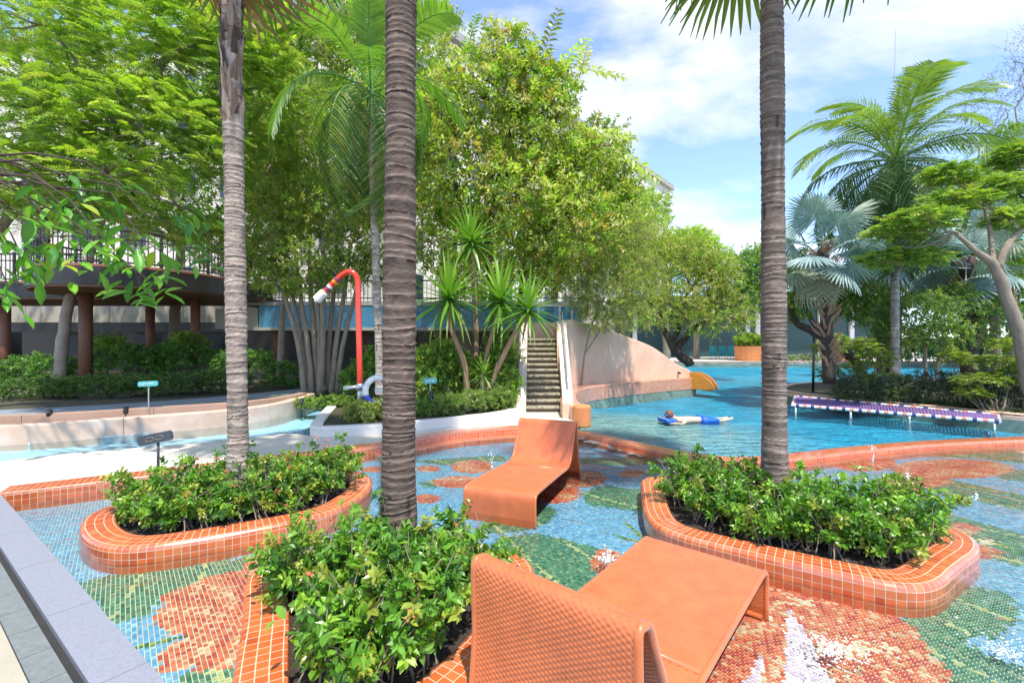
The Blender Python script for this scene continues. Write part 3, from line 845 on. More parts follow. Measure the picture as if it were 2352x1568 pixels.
# left run: deck edge dropping straight to the pool
def kerb_run(name, path, rows, label_struct, cols, limit=300, close=-.4, zoff=0.0):
    rows = [[(a, b + zoff) for a, b in r] for r in rows]
    body = kerb_base(path, flat_profile(rows, close=close), False, M['grout_warm'], None, name)
    lay_tiles(tile_rows(path, rows), cols, body, limit=limit)
    return body
def orange_cols(C, ri):
    n = len(C); pal = np.array(ORANGE)
    c = pal[rng.choice(4, n, p=[.5, .06, .34, .10])]
    return np.clip(c * rng.uniform(.84, 1.13, (n, 1)), .01, .9)
kerb_run('deck_kerb', curb_rs[:i_split + 1], edge_rows(.31, .22, 0, 0), None, orange_cols, zoff=.006)
kerb_run('step_kerb', curb_rs[i_split:i_deck + 1], edge_rows(.25, .125, .25, .1), None, orange_cols, zoff=.006)
# divider between shallow and big pool: rounded kerb
div_rows = [[(-.30, -.30), (-.30, -.09)], [(-.30, -.09), (-.285, -.06), (-.25, -.055)]] + [[(a, -.055), (b, -.055)] for a, b in zip(np.linspace(-.25, -.03, 5)[:-1], np.linspace(-.25, -.03, 5)[1:])] + \
    [[(-.03, -.055), (-.01, -.062), (0, -.085)], [(0, -.085), (0, -.145)], [(0, -.145), (.12, -.15)], [(.12, -.15), (.12, -.22)]]
kerb_run('divider_kerb', curb_rs[i_deck:], div_rows, None, orange_cols)

# ------------------------------------------------ planters (things)
PLANT_INFO = [('long orange tiled planter island beside the charcoal sign', 'planter'),
              ('orange tiled planter island with a black spotlight, next to wicker backrest', 'planter'),
              ('hexagonal orange tiled planter island near the pool divider kerb', 'planter')]
prow = [[(0, -.24), (0, -.165)], [(0, -.165), (0, -.105)], [(0, -.105), (0, -.045)], [(0, -.045), (.006, -.022), (.018, -.007), (.04, 0)]] + \
    [[(a, 0), (b, 0)] for a, b in zip(np.linspace(.04, .235, 4)[:-1], np.linspace(.04, .235, 4)[1:])] + [[(.235, 0), (.255, -.006), (.262, -.03)], [(.262, -.03), (.262, -.09)]]
for (lab, cat), o in zip(PLANT_INFO, OUT):
    c = o.mean(0); root = thing('planter', lab, cat, (c[0], c[1], Z_FLOOR), group='tiled planter islands')
    kerb_base(o, flat_profile(prow, 0.0)[:], True, M['grout_warm'], root, 'kerb_body')
    rr = [[(a + .0, b) for a, b in r] for r in prow]
    lay_tiles(tile_rows(o, rr, True), orange_cols, root)
    inn = o + path_normals(o, True) * .255
    V, F = sheet([tuple(p) for p in inn], -.055)
    part('soil', V, F, M['soil'], root)
    lo_, hi_ = inn.min(0), inn.max(0); q_ = rng.uniform(lo_, hi_, (420, 2)); q_ = q_[inside(inn, q_[:, 0], q_[:, 1])]; nq = len(q_)
    V, F, C = place_leaves(np.c_[q_, np.full(nq, -.048)], unit(rng.normal(0, 1, (nq, 3)) * np.array([1, 1, .15])), unit(rng.normal(0, .3, (nq, 3)) + np.array([0, 0, 1.0])), rng.uniform(.03, .07, nq), rng.uniform(.015, .035, nq), LEAF2,
                           np.array([(.16, .09, .04), (.26, .16, .07), (.10, .065, .035), (.30, .22, .08)])[rng.integers(0, 4, nq)])
    stuff(part('leaf_litter', V, F, M['fibre'], root, C))

# ------------------------------------------------ big pool
sk_ctl = [(1.52, 10.25), (1.56, 11.1), (1.78, 12.6), (2.4, 14.05), (3.9, 15.5), (5.5, 16.75), (6.9, 17.7), (7.25, 18.3)]
sk_path = resample(catmull(sk_ctl, 8), .075)
isl = chaikin([(9.2, 16.6), (9.1, 15.2), (9.7, 13.8), (10.6, 12.3), (11.3, 10.9), (11.9, 10.1), (13, 9.8), (26, 9.6), (30, 17), (20, 21), (12, 19.5)], 2)
big_poly = [tuple(p) for p in curb_rs[i_deck:]] + [(48, 8.8), (48, 37.8), (9.0, 37.8), (7.6, 30.0), (7.2, 24.0), (7.25, 18.3)] + [tuple(p) for p in sk_path[::-1]] + [(1.38, 9.7)]
def depth_at(X, Y):
    d = np.hypot((X - 1.3) * .8, Y - 9.4)
    beach = .02 + .06 * np.clip(d / 3.0, 0, 1) + .30 * np.clip((d - 2.6) / 3.5, 0, 1) ** 1.2
    cd = np.min(np.hypot(X[:, None] - curb_rs[i_deck::6, 0][None], Y[:, None] - curb_rs[i_deck::6, 1][None]), 1)
    steps = .13 + .08 * np.floor(cd / .42)
    return np.where(X > 3.4, np.minimum(beach, np.minimum(steps, .30)), np.minimum(beach, .30))
gx = np.arange(.6, 14.6, .12); gy = np.arange(6.2, 21.6, .12)
XX, YY = np.meshgrid(gx, gy, indexing='ij'); Zd = -.10 - depth_at(XX.ravel(), YY.ravel())
dd = (-.10 - Zd)
bd = np.clip((np.hypot((XX.ravel() - 1.3) * .75, YY.ravel() - 9.6) - 1.7) / 2.2, 0, 1)[:, None]
colr = np.array([.62, .57, .50]) * (1 - bd) + np.array([.10, .50, .70]) * bd
nx, ny = len(gx), len(gy); i_, j_ = np.meshgrid(np.arange(nx - 1), np.arange(ny - 1), indexing='ij'); b_ = (i_ * ny + j_).ravel()
Fg = np.stack([b_, b_ + ny, b_ + ny + 1, b_ + 1], 1)
cen = np.stack([XX.ravel()[b_] + .06, YY.ravel()[b_] + .06], 1); keep = inside(np.array(big_poly), cen[:, 0], cen[:, 1]) | (np.min(np.hypot(cen[:, None, 0] - curb_rs[i_deck::8, 0][None], cen[:, None, 1] - curb_rs[i_deck::8, 1][None]), 1) < .2)
struct('pool_floor', np.c_[XX.ravel(), YY.ravel(), Zd], Fg[keep], M['pool_floor'], colors=colr)
V, F = sheet([(14.5, 6.2), (48, 6.2), (48, 38), (1, 38), (1, 21.5), (14.5, 21.5)], -.40)
struct('pool_floor', V, F, M['pool_floor'], colors=np.tile([.10, .50, .70], (len(V), 1)))
struct('pool_water', *sheet(big_poly, Z_POOL), M['water_deep'])

# slide-side kerb wall, far pool edge
SALM = [(.60, .27, .17), (.56, .24, .15), (.62, .30, .20)]
def salmon_cols(C, ri):
    n = len(C); return np.clip(np.array(SALM)[rng.integers(0, 3, n)] * rng.uniform(.9, 1.1, (n, 1)), .01, .9)

# far decks, gardens
struct('far_deck', *sheet([(7.3, 18.4), (7.25, 24), (7.65, 30), (9.05, 37.75), (48, 37.75), (60, 37.75), (60, 120), (-60, 120), (-40, 30), (-8, 24), (-2, 20), (3, 19)], .05), M['stone_pale'])
P_ = resample(np.array([(7.25, 24), (7.6, 30), (9.0, 37.8), (20, 37.8), (34, 37.8), (50, 37.8)]), .4)
kerb_base(P_, [(-.5, .0), (-.5, .09), (-.02, .10), (.0, .07), (.0, -.6)], False, M['pink'], None, 'pool_edge')
struct('garden_bed', *sheet([tuple(p) for p in bed_path] + [(.2, 14.5), (1.4, 15.6), (3.3, 18.8), (-2, 19.8), (-8, 23.6), (-5, 16), (-4.9, 12.7)], .125), M['garden'])
struct('garden_ground', *sheet([(-13.2, 7.65), (-9.7, 8.35)] + [(p[0], p[1] + .8) for p in canal_far_c if -9.6 < p[0] and p[1] < 12.2] + [(-4.9, 13), (-5, 16), (-8, 23.7), (-40, 29.9), (-60, 30), (-60, 9)], .10), M['garden'])
struct('island_ground', *sheet([tuple(p) for p in isl], .03), M['garden'])
kerb_base(np.vstack([resample(isl, .15, True), isl[:1]])[::-1] if False else resample(outline([tuple(p) for p in isl], 0), .15, True), [(0, -.7), (0, -.02), (.03, .02), (.09, .045), (.28, .045), (.30, .0)], True, M['salmon'], None, 'island_kerb')

# curved blue-grey path in the left garden
pc = catmull([(-14.5, 9.3), (-11.8, 10.0), (-9.6, 11.2), (-7.8, 13.0), (-6.6, 15.0), (-5.4, 17.5)], 8)
Nn = path_normals(pc, False); Vp = np.concatenate([np.c_[pc - Nn * .75, np.full(len(pc), .115)], np.c_[pc + Nn * .6, np.full(len(pc), .115)]]); n_ = len(pc); ii = np.arange(n_ - 1)
struct('path', Vp, np.stack([ii, ii + 1, n_ + ii + 1, n_ + ii], 1), M['path'])

# ------------------------------------------------ low garden walls (things)
def wall(name, label, path, prof, mat, seam=None, group=None):
    P = resample(path, .12); c = P[len(P) // 2]
    root = thing(name, label, 'wall', (c[0], c[1], 0), group=group)
    if seam is None: kerb_base(P, prof, False, M[mat], root, 'wall_body')
    else:
        k = int(round(seam / .12))
        for a in range(0, len(P) - 1, k):
            q = P[a:a + k + 1].copy()
            if len(q) < 3: continue
            d0 = (q[1] - q[0]) / np.linalg.norm(q[1] - q[0]); q[0] += d0 * .004; q[-1] -= d0 * .004
            kerb_base(q, prof, False, M[mat], root, 'panel')
    return root
wall('canal_wall', 'pale pink rendered retaining wall along the far side of the narrow canal', canal_far_c, [(-.22, -.2), (-.22, .28), (-.2, .30), (-.02, .30), (0, .28), (0, -.6)], 'pink', 1.9)
fw = canal_far_c + np.array([-.15, .85])
wall('planter_wall', 'brown pink low wall behind the gravel strip and beside the blue grey path', fw[fw[:, 1] < 12.5], [(-.2, .0), (-.2, .36), (0, .36), (0, .0)], 'brown_wall', 1.9)
gs = [tuple(p) for p in canal_far_c if p[1] < 11.5]
struct('gravel_strip', *sheet(gs + [(p[0] - .1, p[1] + .8) for p in gs[::-1]], .17), M['gravel'])
wall('bed_wall', 'curved pale stone wall edging the garden bed by the slide stairs', bed_path, [(.0, -.3), (.0, .24), (.02, .26), (.2, .26), (.22, .24), (.22, .0)][::-1] and [(-.22, .0), (-.22, .15), (-.20, .17), (-.02, .17), (0, .15), (0, -.3)], 'white_plaster')

# ------------------------------------------------ water slide with stairs
sl = thing('water_slide', 'salmon rendered water slide tower with stone stairs and curving side wall', 'water slide', (.8, 12.4, 0))
NST = 13; y0, y1, zt = 11.15, 13.75, 1.79
treads = pmat('weathered_tread', (.46, .41, .31), rough=.8, var=.3, vs=5, bump=.3, bs=30, stretch=(3, 1, 1), c2=(.20, .17, .11))
risers = pmat('dark_riser', (.13, .10, .06), rough=.85, var=.4, vs=6, stretch=(3, 1, 1))  # weathered riser tone, also darkened for the shade under each tread
for i in range(NST):
    y = y0 + (y1 - y0) * i / NST; z = zt * (i + 1) / NST; xc = .772 + .12 * i / NST
    V, F = box((xc, y + .13, z - .03), (.86, .27, .055), bev=.012); st = part('step', V, F, treads, sl)
    V, F = box((xc, y + .14, z - .10), (.86, .20, .09)); part('riser', V, F, risers, st)
def parapet(x0, x1, mat):
    prof = [(11.0, -.02), (11.0, .30), (11.15, .40), (13.55, 2.18), (13.8, 2.30), (14.75, 2.32), (14.75, -.02)]
    n = len(prof); sh = lambda y: .12 * (y - 11.1) / 2.6
    V = np.array([[x + sh(y), y, z] for x in (x0, x1) for y, z in prof])
    F = [np.array([list(range(n))]), np.array([list(range(2 * n - 1, n - 1, -1))]), np.array([[i, i + n, (i + 1) % n + n, (i + 1) % n] for i in range(n)])]
    return V, F
M['peach'] = pmat('peach_plaster', (.78, .62, .50), rough=.7, var=.10, vs=2.2, bump=.1, bs=40, stretch=(1, 1, .4))
part('parapet', *parapet(.11, .335, 0), M['peach'], sl)
part('parapet', *parapet(1.21, 1.46, 0), M['peach'], sl)
V, F = box((.88, 14.7, 1.15), (1.55, .14, 2.3)); part('back_wall', V, F, M['pink'], sl)
V, F = box((.88, 14.15, 1.70), (.86, .9, .12)); part('landing', V, F, M['pink'], sl)
for xs in (.16, 1.36):
    rl = Acc(); pts = [(xs, 11.3, .50), (xs, 11.3, .72), (xs + .12, 13.7, 2.55), (xs + .16, 14.6, 2.62), (xs + .16, 14.6, 2.3)]
    rl.add(*tube(resample(np.array(pts), .1), .022, 8))
    for f in (.33, .66): rl.add(*tube([(xs + .12 * f, 11.15 + 2.55 * f, .36 + 1.8 * f), (xs + .12 * f, 11.15 + 2.55 * f, .60 + 1.9 * f)], .016, 6))
    rl.part('handrail', M['steel'], sl, smooth=True)
# platform railing: posts, teal infill
for x in (.25, .85, 1.55, 1.95, 2.3):
    V, F = box((x, 15.1, 2.55), (.07, .07, .62)); part('post', V, F, M['white_paint'], sl)
V, F = box((1.28, 15.1, 2.86), (2.2, .06, .05)); part('rail', V, F, M['white_paint'], sl)
V, F = box((.65, 15.14, 2.5), (.95, .03, .4)); part('panel', V, F, M['teal_sling'], sl)
# curved side wall
sw = catmull([(1.47, 12.55, 1.3), (1.62, 13.7, 2.28), (2.3, 15.0, 2.32), (3.2, 15.72, 2.14), (4.1, 16.35, 1.86), (5.2, 17.02, 1.48), (6.3, 17.68, .84), (6.85, 18.0, .62), (7.05, 18.15, .50)], 7)
n_ = len(sw); Nn = path_normals(sw[:, :2], False)
inn, ou = sw[:, :2] - Nn * .24, sw[:, :2]
V = np.concatenate([np.c_[ou, np.full(n_, -.1)], np.c_[ou, sw[:, 2] - .03], np.c_[ou - Nn * .03, sw[:, 2]], np.c_[inn + Nn * .03, sw[:, 2]], np.c_[inn, sw[:, 2] - .03], np.c_[inn, np.full(n_, -.1)]])
ii = np.arange(n_ - 1); F = [np.concatenate([np.stack([q * n_ + ii, q * n_ + ii + 1, (q + 1) * n_ + ii + 1, (q + 1) * n_ + ii], 1) for q in range(5)])]
F += [np.array([[q * n_ for q in range(6)]]), np.array([[q * n_ + n_ - 1 for q in range(5, -1, -1)]])]
part('side_wall', V, F, M['salmon'], sl, smooth=False)
# flume behind the wall, starting past the landing
sw = sw[15:]; Nn = Nn[15:]; n_ = len(sw)
fl = Acc(); ctr = sw[:, :2] - Nn * .72
for r_, s_ in ((.42, 1), (.46, -1)):
    a = np.linspace(math.pi, 2 * math.pi, 9)
    Vf_ = np.array([[ctr[i, 0] + Nn[i, 0] * r_ * math.cos(q), ctr[i, 1] + Nn[i, 1] * r_ * math.cos(q), sw[i, 2] - .12 + r_ * math.sin(q)] for i in range(n_) for q in a])
    k_, l_ = np.meshgrid(np.arange(n_ - 1), np.arange(8), indexing='ij'); b_ = (k_ * 9 + l_).ravel()
    fl.add(Vf_, np.stack([b_, b_ + 9, b_ + 10, b_ + 1], 1))
fl.part('flume', M['mustard'], sl, smooth=True)
# flared mouth of the flume
mo = Acc(); tdir = unit(np.array([.80, -.55])); nd = np.array([tdir[1], -tdir[0]]); m0 = np.array([6.98, 18.0])
for sgn in (-1, 1):
    prof = [(0, .52), (.25, .50), (.5, .40), (.72, .22), (.86, .02), (.9, -.10), (.72, -.16), (.4, -.12), (0, -.1)]
    c0 = m0 + nd * sgn * .30; n_ = len(prof)
    Vm = np.array([[*(c0 + tdir * a + nd * w * sgn), z] for w in (-.09, .09) for a, z in prof])
    Fm = [np.array([list(range(n_))]), np.array([list(range(2 * n_ - 1, n_ - 1, -1))]), np.array([[i, i + n_, (i + 1) % n_ + n_, (i + 1) % n_] for i in range(n_)])]
    mo.add(Vm, Fm)
mo.add(*box((*(m0 + tdir * .38), -.02), (.9, .6, .06), rz=math.atan2(tdir[1], tdir[0])))
mo.part('mouth', M['mustard'], sl)
# tiled kerb and rounded end post at the foot of the slide
kr = [[(.0 - .0, .33), (.36, .34)], [(.36, .34), (.385, .335), (.40, .31)]] + [[(.40, a), (.40, b)] for a, b in zip(np.linspace(.31, -.14, 7)[:-1], np.linspace(.31, -.14, 7)[1:])]
kpath = sk_path - path_normals(sk_path, False) * .40
kb = kerb_base(kpath, flat_profile(kr, 0, close=-.7), False, M['salmon'], sl, 'kerb')
lay_tiles(tile_rows(kpath, kr), salmon_cols, kb, limit=300)
V, F = lathe([(.0, .335), (.15, .335), (.185, .32), (.2, .29), (.2, -.3)], (1.50, 10.02, 0), 28); part('end_post', V, F, M['orange_plaster'], sl, smooth=False)
V, F = box((1.42, 10.55, .10), (.28, 1.0, .40), bev=.02); part('end_wall', V, F, M['pink'], sl)
V, F = lathe([(.0, .0), (.05, .0), (.06, -.03), (.06, -.08)], (6.35, 17.62, .55), 10); part('inlet', V, F, M['black_metal'], sl)

# ------------------------------------------------ raised terrace on columns (left) and its walkway
ter = thing('raised_terrace', 'dark raised terrace on rust columns with black picket railing', 'terrace', (-13.0, 16.2, .1))
tc = np.array([-13.0, 16.2])
ang = np.linspace(RAD(150), RAD(390), 25)
rim = np.array([tc + 2.75 * np.array([math.cos(a), math.sin(a)]) for a in ang])
rim = np.vstack([[[-26, 17.4]], rim[::-1][::-1], [[-9.6, 18.6]]])
back = np.array([[-9.6, 21.0], [-26, 21.0]])
poly = [tuple(p) for p in rim] + [tuple(p) for p in back]
def prism(poly, z0, z1):
    Vb, Fb = sheet(poly, z0); Vt, Ft = sheet(poly, z1); n = len(poly)
    P = np.array(poly); V = np.concatenate([Vb, Vt, np.c_[P, np.full(n, z0)], np.c_[P, np.full(n, z1)]]); o = len(Vb) * 2
    i = np.arange(n); j = (i + 1) % n
    return V, [Fb[:, ::-1], Ft + len(Vb), np.stack([o + i, o + j, o + n + j, o + n + i], 1)]
part('slab', *prism(poly, 3.30, 3.42), M['soffit'], ter)
Pr = rim; Nn = path_normals(Pr, False)
V = np.concatenate([np.c_[Pr + Nn * .04, np.full(len(Pr), 3.36)], np.c_[Pr + Nn * .04, np.full(len(Pr), 3.88)], np.c_[Pr - Nn * .08, np.full(len(Pr), 3.88)], np.c_[Pr - Nn * .08, np.full(len(Pr), 3.36)]]); n_ = len(Pr); ii = np.arange(n_ - 1)
part('fascia', V, np.concatenate([np.stack([q * n_ + ii, q * n_ + ii + 1, ((q + 1) % 4) * n_ + ii + 1, ((q + 1) % 4) * n_ + ii], 1) for q in range(4)]), M['fascia'], ter)
ca = Acc(); ca.add(*tube(np.c_[Pr, np.full(n_, 3.92)], .06, 6)); ca.part('edge_trim', M['soffit'], ter)
rs = resample(Pr, .16); ka = Acc(); ka.add(*tube(np.c_[rs, np.full(len(rs), 5.0)], .035, 6)); ka.add(*tube(np.c_[rs, np.full(len(rs), 4.05)], .025, 6)); ka.add(*tube(np.c_[rs, np.full(len(rs), 4.75)], .02, 6)); ka.part('rail', M['black_metal'], ter)
pk = make_mesh('picket', *box((0, 0, 0), (.022, .022, 1.0)))
pst = make_mesh('rail_post', *box((0, 0, 0), (.07, .07, 1.15)))
o0 = origin_of(ter)
for i, p in enumerate(rs):
    if p[0] / p[1] < -1.12: continue
    o = obj('picket' if i % 9 else 'rail_post', pk if i % 9 else pst, M['black_metal'], ter); o.location = (p[0] - o0[0], p[1] - o0[1], 4.5 - o0[2])
for (px, t, w) in ((197, 15.6, .19), (345, 19.5, .17), (449, 17.6, .16), (12, 18.5, .17)):
    x = (px - CX) / FPX * t; V, F = tube([(x, t, .05), (x, t, 3.35)], w, 14); part('column', V, F, M['rust'], ter, smooth=True)

und = thing('podium', 'long podium wall of blue and beige panels over a dark undercroft', 'building', (-8, 20, .1))
V, F = box((-17.5, 22.3, 2.4), (20, .3, .5)); part('beam', V, F, M['black_metal'], und)
for i in range(9):
    V, F = box((-26.2 + i * 2.0, 22.2, 3.02), (1.97, .12, .82)); part('panel', V, F, M['beige_panel'], und)
for i in range(8):
    V, F = box((-9.3 + i * 1.62, 18.6, 2.74), (1.6, .14, 1.10)); p = part('panel', V, F, M['blue_panel'], und); p['label'] = 'blue glazed panel'
V, F = box((-11.0, 18.6, 2.6), (1.7, .14, .8)); part('panel', V, F, M['beige_panel'], und)
V, F = box((-4.0, 19.6, 3.2), (14, 2.2, .12)); part('slab', V, F, M['trim'], und)
V, F = box((-4.0, 19.6, 2.2), (14, 2.2, .12)); part('slab', V, F, M['trim'], und)
for x in (-9.7, -6.2, -2.7, .8):
    V, F = tube([(x, 19.2, .1), (x, 19.2, 2.2)], .2, 14); part('column', V, F, M['rust'], und, smooth=True)
for x in (-25, -21.5, -18, -14.5):
    V, F = box((x, 23.0, 1.1), (.7, .7, 2.2)); part('column', V, F, M['black_metal'], und)
V, F = box((-12, 25.6, 1.2), (34, .3, 2.2)); part('rear_wall', V, F, M['fascia'], und)
ra = Acc(); ra.add(*tube([(-10.5, 18.7, 4.15), (3.2, 18.7, 4.15)], .03, 6)); ra.add(*tube([(-10.5, 18.7, 3.45), (3.2, 18.7, 3.45)], .02, 6)); ra.part('rail', M['black_metal'], und)
o0 = origin_of(und); pk2 = make_mesh('picket', *box((0, 0, 0), (.022, .022, .85)))
for x in np.arange(-10.4, 3.2, .17):
    o = obj('picket', pk2, M['black_metal'], und); o.location = (x - o0[0], 18.7 - o0[1], 3.72 - o0[2])

# ------------------------------------------------ hotel block behind the trees
ht = thing('hotel_block', 'cream multi storey hotel block with grey cornice behind the trees', 'building', (5, 48, 0))
A, B = np.array([-9.0, 30.8]), np.array([24.4, 71.6]); fd = (B - A) / np.linalg.norm(B - A); fn = np.array([fd[1], -fd[0]]); Lf = np.linalg.norm(B - A)
def hbox(s0, s1, o0_, o1_, z0, z1):
    P = [A + fd * s0 + fn * o0_, A + fd * s1 + fn * o0_, A + fd * s1 + fn * o1_, A + fd * s0 + fn * o1_]
    return np.array([[*p, z] for z in (z0, z1) for p in P]), [BOXF]
part('wall', *hbox(0, Lf, -14, 0, 0, 25), M['facade'], ht)
part('cornice', *hbox(-.3, Lf + .5, -14.3, .5, 25.003, 25.7), M['trim'], ht)
part('cornice', *hbox(-.2, Lf + .3, -14.2, .25, 21.6, 22.0), M['trim'], ht)
win = make_mesh('window_frame', *box((0, 0, 0), (1.9, .12, 2.0))); pan = make_mesh('pane', *box((0, 0, 0), (1.7, .06, 1.8)))
o0 = origin_of(ht)
for fl_ in range(7):
    for s_ in np.arange(3, Lf - 1.2, 3.4):
        p = A + fd * s_ + fn * .05
        w = obj('window', win, M['trim'], ht); w.location = (p[0] - o0[0], p[1] - o0[1], 2.4 + fl_ * 3.2); w.rotation_euler = (0, 0, math.atan2(fd[1], fd[0]))
        g = obj('pane', pan, M['glass_dark'], w); g.location = (0, -.05, 0)
hs = thing('hotel_side_block', 'cream hotel side block behind the raised terrace', 'building', (-27, 36, 0))
V, F = box((-27, 37, 11), (36, 10, 22)); part('wall', V, F, M['facade'], hs)
V, F = box((-27, 37, 22.3), (36.6, 10.6, .6)); part('cornice', V, F, M['trim'], hs)
oh = origin_of(hs)
for fl_ in range(6):
    for x in np.arange(-43, -10, 3.4):
        w = obj('window', win, M['trim'], hs); w.location = (x - oh[0], 31.95 - oh[1], 2.6 + fl_ * 3.3)
        g = obj('pane', pan, M['glass_dark'], w); g.location = (0, -.05, 0)
# end wall windows
ef = fn
for fl_ in range(7):
    for q in (-3, -6.5, -10):
        p = B + fn * q + fd * .05
        w = obj('window', win, M['trim'], ht); w.location = (p[0] - o0[0], p[1] - o0[1], 2.4 + fl_ * 3.2); w.rotation_euler = (0, 0, math.atan2(fd[1], fd[0]) + math.pi / 2)
        g = obj('pane', pan, M['glass_dark'], w); g.location = (0, -.05, 0)

# ------------------------------------------------ far pavilion, planters, loungers, mast
pav = thing('pavilion', 'dark teal clad pavilion with white fins beyond the pool', 'building', (26, 50, .05))
V, F = box((27, 52, 3.0), (30, 4, 6.0)); part('wall', V, F, M['teal_wall'], pav)
V, F = box((27, 51, 6.2), (32, 7, .4)); part('roof', V, F, M['trim'], pav)
for x in (13.2, 25.3, 26.4, 27.5, 33.0, 36.5, 40.5):
    V, F = box((x, 49.9, 3.0), (.45 if int(x * 2) % 3 else .2, .25, 5.9)); part('fin', V, F, M['white_paint'], pav)
def far_planter(px, t, w, h, lab, bl):
    x = (px - CX) / FPX * t
    r_ = thing('planter_box', lab, 'planter', (x, t, .05), group='large orange planter boxes')
    V, F = lathe([(w * .42, 0), (w * .46, .1), (w * .5, h), (w * .46, h), (w * .44, h - .08), (0, h - .1)], (x, t, .05), 20); part('pot', V, F, M['orange_plaster'], r_, smooth=False)
    return (np.array([x, t, .05 + h]))
fp = [far_planter(1722, 40, 2.5, 1.25, 'large orange planter box with a clipped bush on the far poolside', None),
      far_planter(1915, 40, 2.2, 1.15, 'large orange planter box with a loose bush near the leaning dark trunk', None)]
def lounger_far(px, t):
    x = (px - CX) / FPX * t
    r_ = thing('pool_chair', 'teal sling pool chair on the far terrace', 'chair', (x, t, .05), group='teal chairs on the far terrace')
    V, F = box((x, t, .42), (.62, .6, .06)); part('seat', V, F, M['teal_sling'], r_)
    V, F = box((x, t + .32, .85), (.62, .08, .85)); part('backrest', V, F, M['teal_sling'], r_)
    for a in (-.27, .27):
        for b in (-.25, .28):
            V, F = box((x + a, t + b, .23), (.05, .05, .36)); part('leg', V, F, M['white_paint'], r_)
for px in (1641, 1662, 1682): lounger_far(px, 43)
ms = thing('mast', 'thin grey radio mast rising above the palms', 'mast', ((2055 - CX) / FPX * 90, 90, 0))
x = (2055 - CX) / FPX * 90; V, F = tube([(x, 90, 0), (x, 90, 50), (x + .15, 90, 62)], [.22, .16, .05], 6); part('pole', V, F, M['steel'], ms)
V, F = tube([(x - .5, 90, 50), (x + .5, 90, 50)], .06, 6); part('crossarm', V, F, M['steel'], ms)

# ================================================================== OBJECTS
# ------------------------------------------------ wicker loungers
def lounger_mesh(L, W, zs, zr, back):
    """woven sheet bent into a chaise: foot, seat, backrest, rear leg. x along length from the foot, y across, z up"""
    ctl = [(.0, 0), (.0, .10), (.0, zs - .07), (.03, zs - .015), (.10, zs), (.45, zs - .01), (L * .55, zs - .03), (L - .50, zs - .045), (L - .36, zs - .03), (L - .26, zs + .06),
           (L - .10, zr - .14), (L - .045, zr - .02), (L, zr), (L + .045, zr - .03), (L + back * .45, zr * .55), (L + back, .0)]
    P = catmull([(a, b) for a, b in ctl], 10); pitch = .0125
    P = resample(P, pitch / 2); m = len(P)
    T = np.gradient(P, axis=0); T /= np.linalg.norm(T, axis=1)[:, None]; N = np.stack([-T[:, 1], T[:, 0]], 1)
    wp = .021; ny_ = int(W / wp) * 3; ys = np.linspace(-W / 2, W / 2, ny_ + 1)
    r = np.arange(m); strand = r // 2
    amp = .0034
    hgt = amp * np.sin(ys[None, :] * math.pi / wp + math.pi * (strand % 2)[:, None]) * np.where(r % 2 == 0, .35, 1.0)[:, None]
    X = P[:, 0:1] + N[:, 0:1] * (hgt + .012); Z = P[:, 1:2] + N[:, 1:2] * (hgt + .012)
    top = np.stack([X, np.broadcast_to(ys, X.shape), Z], 2)
    bot = np.stack([P[:, 0:1] - N[:, 0:1] * (.014 - hgt * .6), np.broadcast_to(ys, X.shape), P[:, 1:2] - N[:, 1:2] * (.014 - hgt * .6)], 2)
    V = np.concatenate([top.reshape(-1, 3), bot.reshape(-1, 3)]); n = ny_ + 1; o = m * n
    a, b = np.meshgrid(np.arange(m - 1), np.arange(ny_), indexing='ij'); q = (a * n + b).ravel()
    F = [np.stack([q, q + 1, q + n + 1, q + n], 1), np.stack([q + o, q + n + o, q + n + 1 + o, q + 1 + o], 1)]
    i = np.arange(m - 1)
    F.append(np.stack([i * n, i * n + n, o + i * n + n, o + i * n], 1)); F.append(np.stack([i * n + n - 1, o + i * n + n - 1, o + i * n + 2 * n - 1, i * n + 2 * n - 1], 1))
    shell = make_mesh('woven_shell', V, F, smooth=True)
    edges = []
    for sy in (-1, 1):
        pts = np.c_[P[:, 0], np.full(m, sy * W / 2), P[:, 1]][::3]
        edges.append(make_mesh('edge_roll', *tube(pts, .019, 8), smooth=True))
    bars = [make_mesh('cross_bar', *tube([(x, -W / 2 + .02, z), (x, W / 2 - .02, z)], .018, 8), smooth=True) for x, z in ((.02, .02), (L * .66, zs - .03), (L + back - .01, .02))]
    return shell, edges, bars
def lounger(label, foot_mid, ridge_mid, L, W, zs, zr, back):
    f, r = np.array(foot_mid), np.array(ridge_mid); d = r - f
    root = thing('sun_lounger', label, 'sun lounger', (f[0], f[1], Z_FLOOR + .003), rz=math.atan2(d[1], d[0]), group='orange wicker loungers in the mosaic pool')
    sh, ed_, bars = lounger_mesh(L, W, zs, zr, back)
    obj('woven_shell', sh, M['weave'], root)
    for e in ed_: obj('edge_roll', e, M['weave'], root)
    for b in bars: obj('cross_bar', b, M['weave'], root)
lounger('orange wicker lounger facing the hexagonal planter, its back turned to the walkway', (1.43, 3.47), (.165, 1.99), 1.94, .84, .35, .86, .09)
lounger('orange wicker lounger in front of the slide stairs, backrest towards the deck', (-.14, 4.90), (.50, 6.52), 1.74, .80, .34, .80, .22)

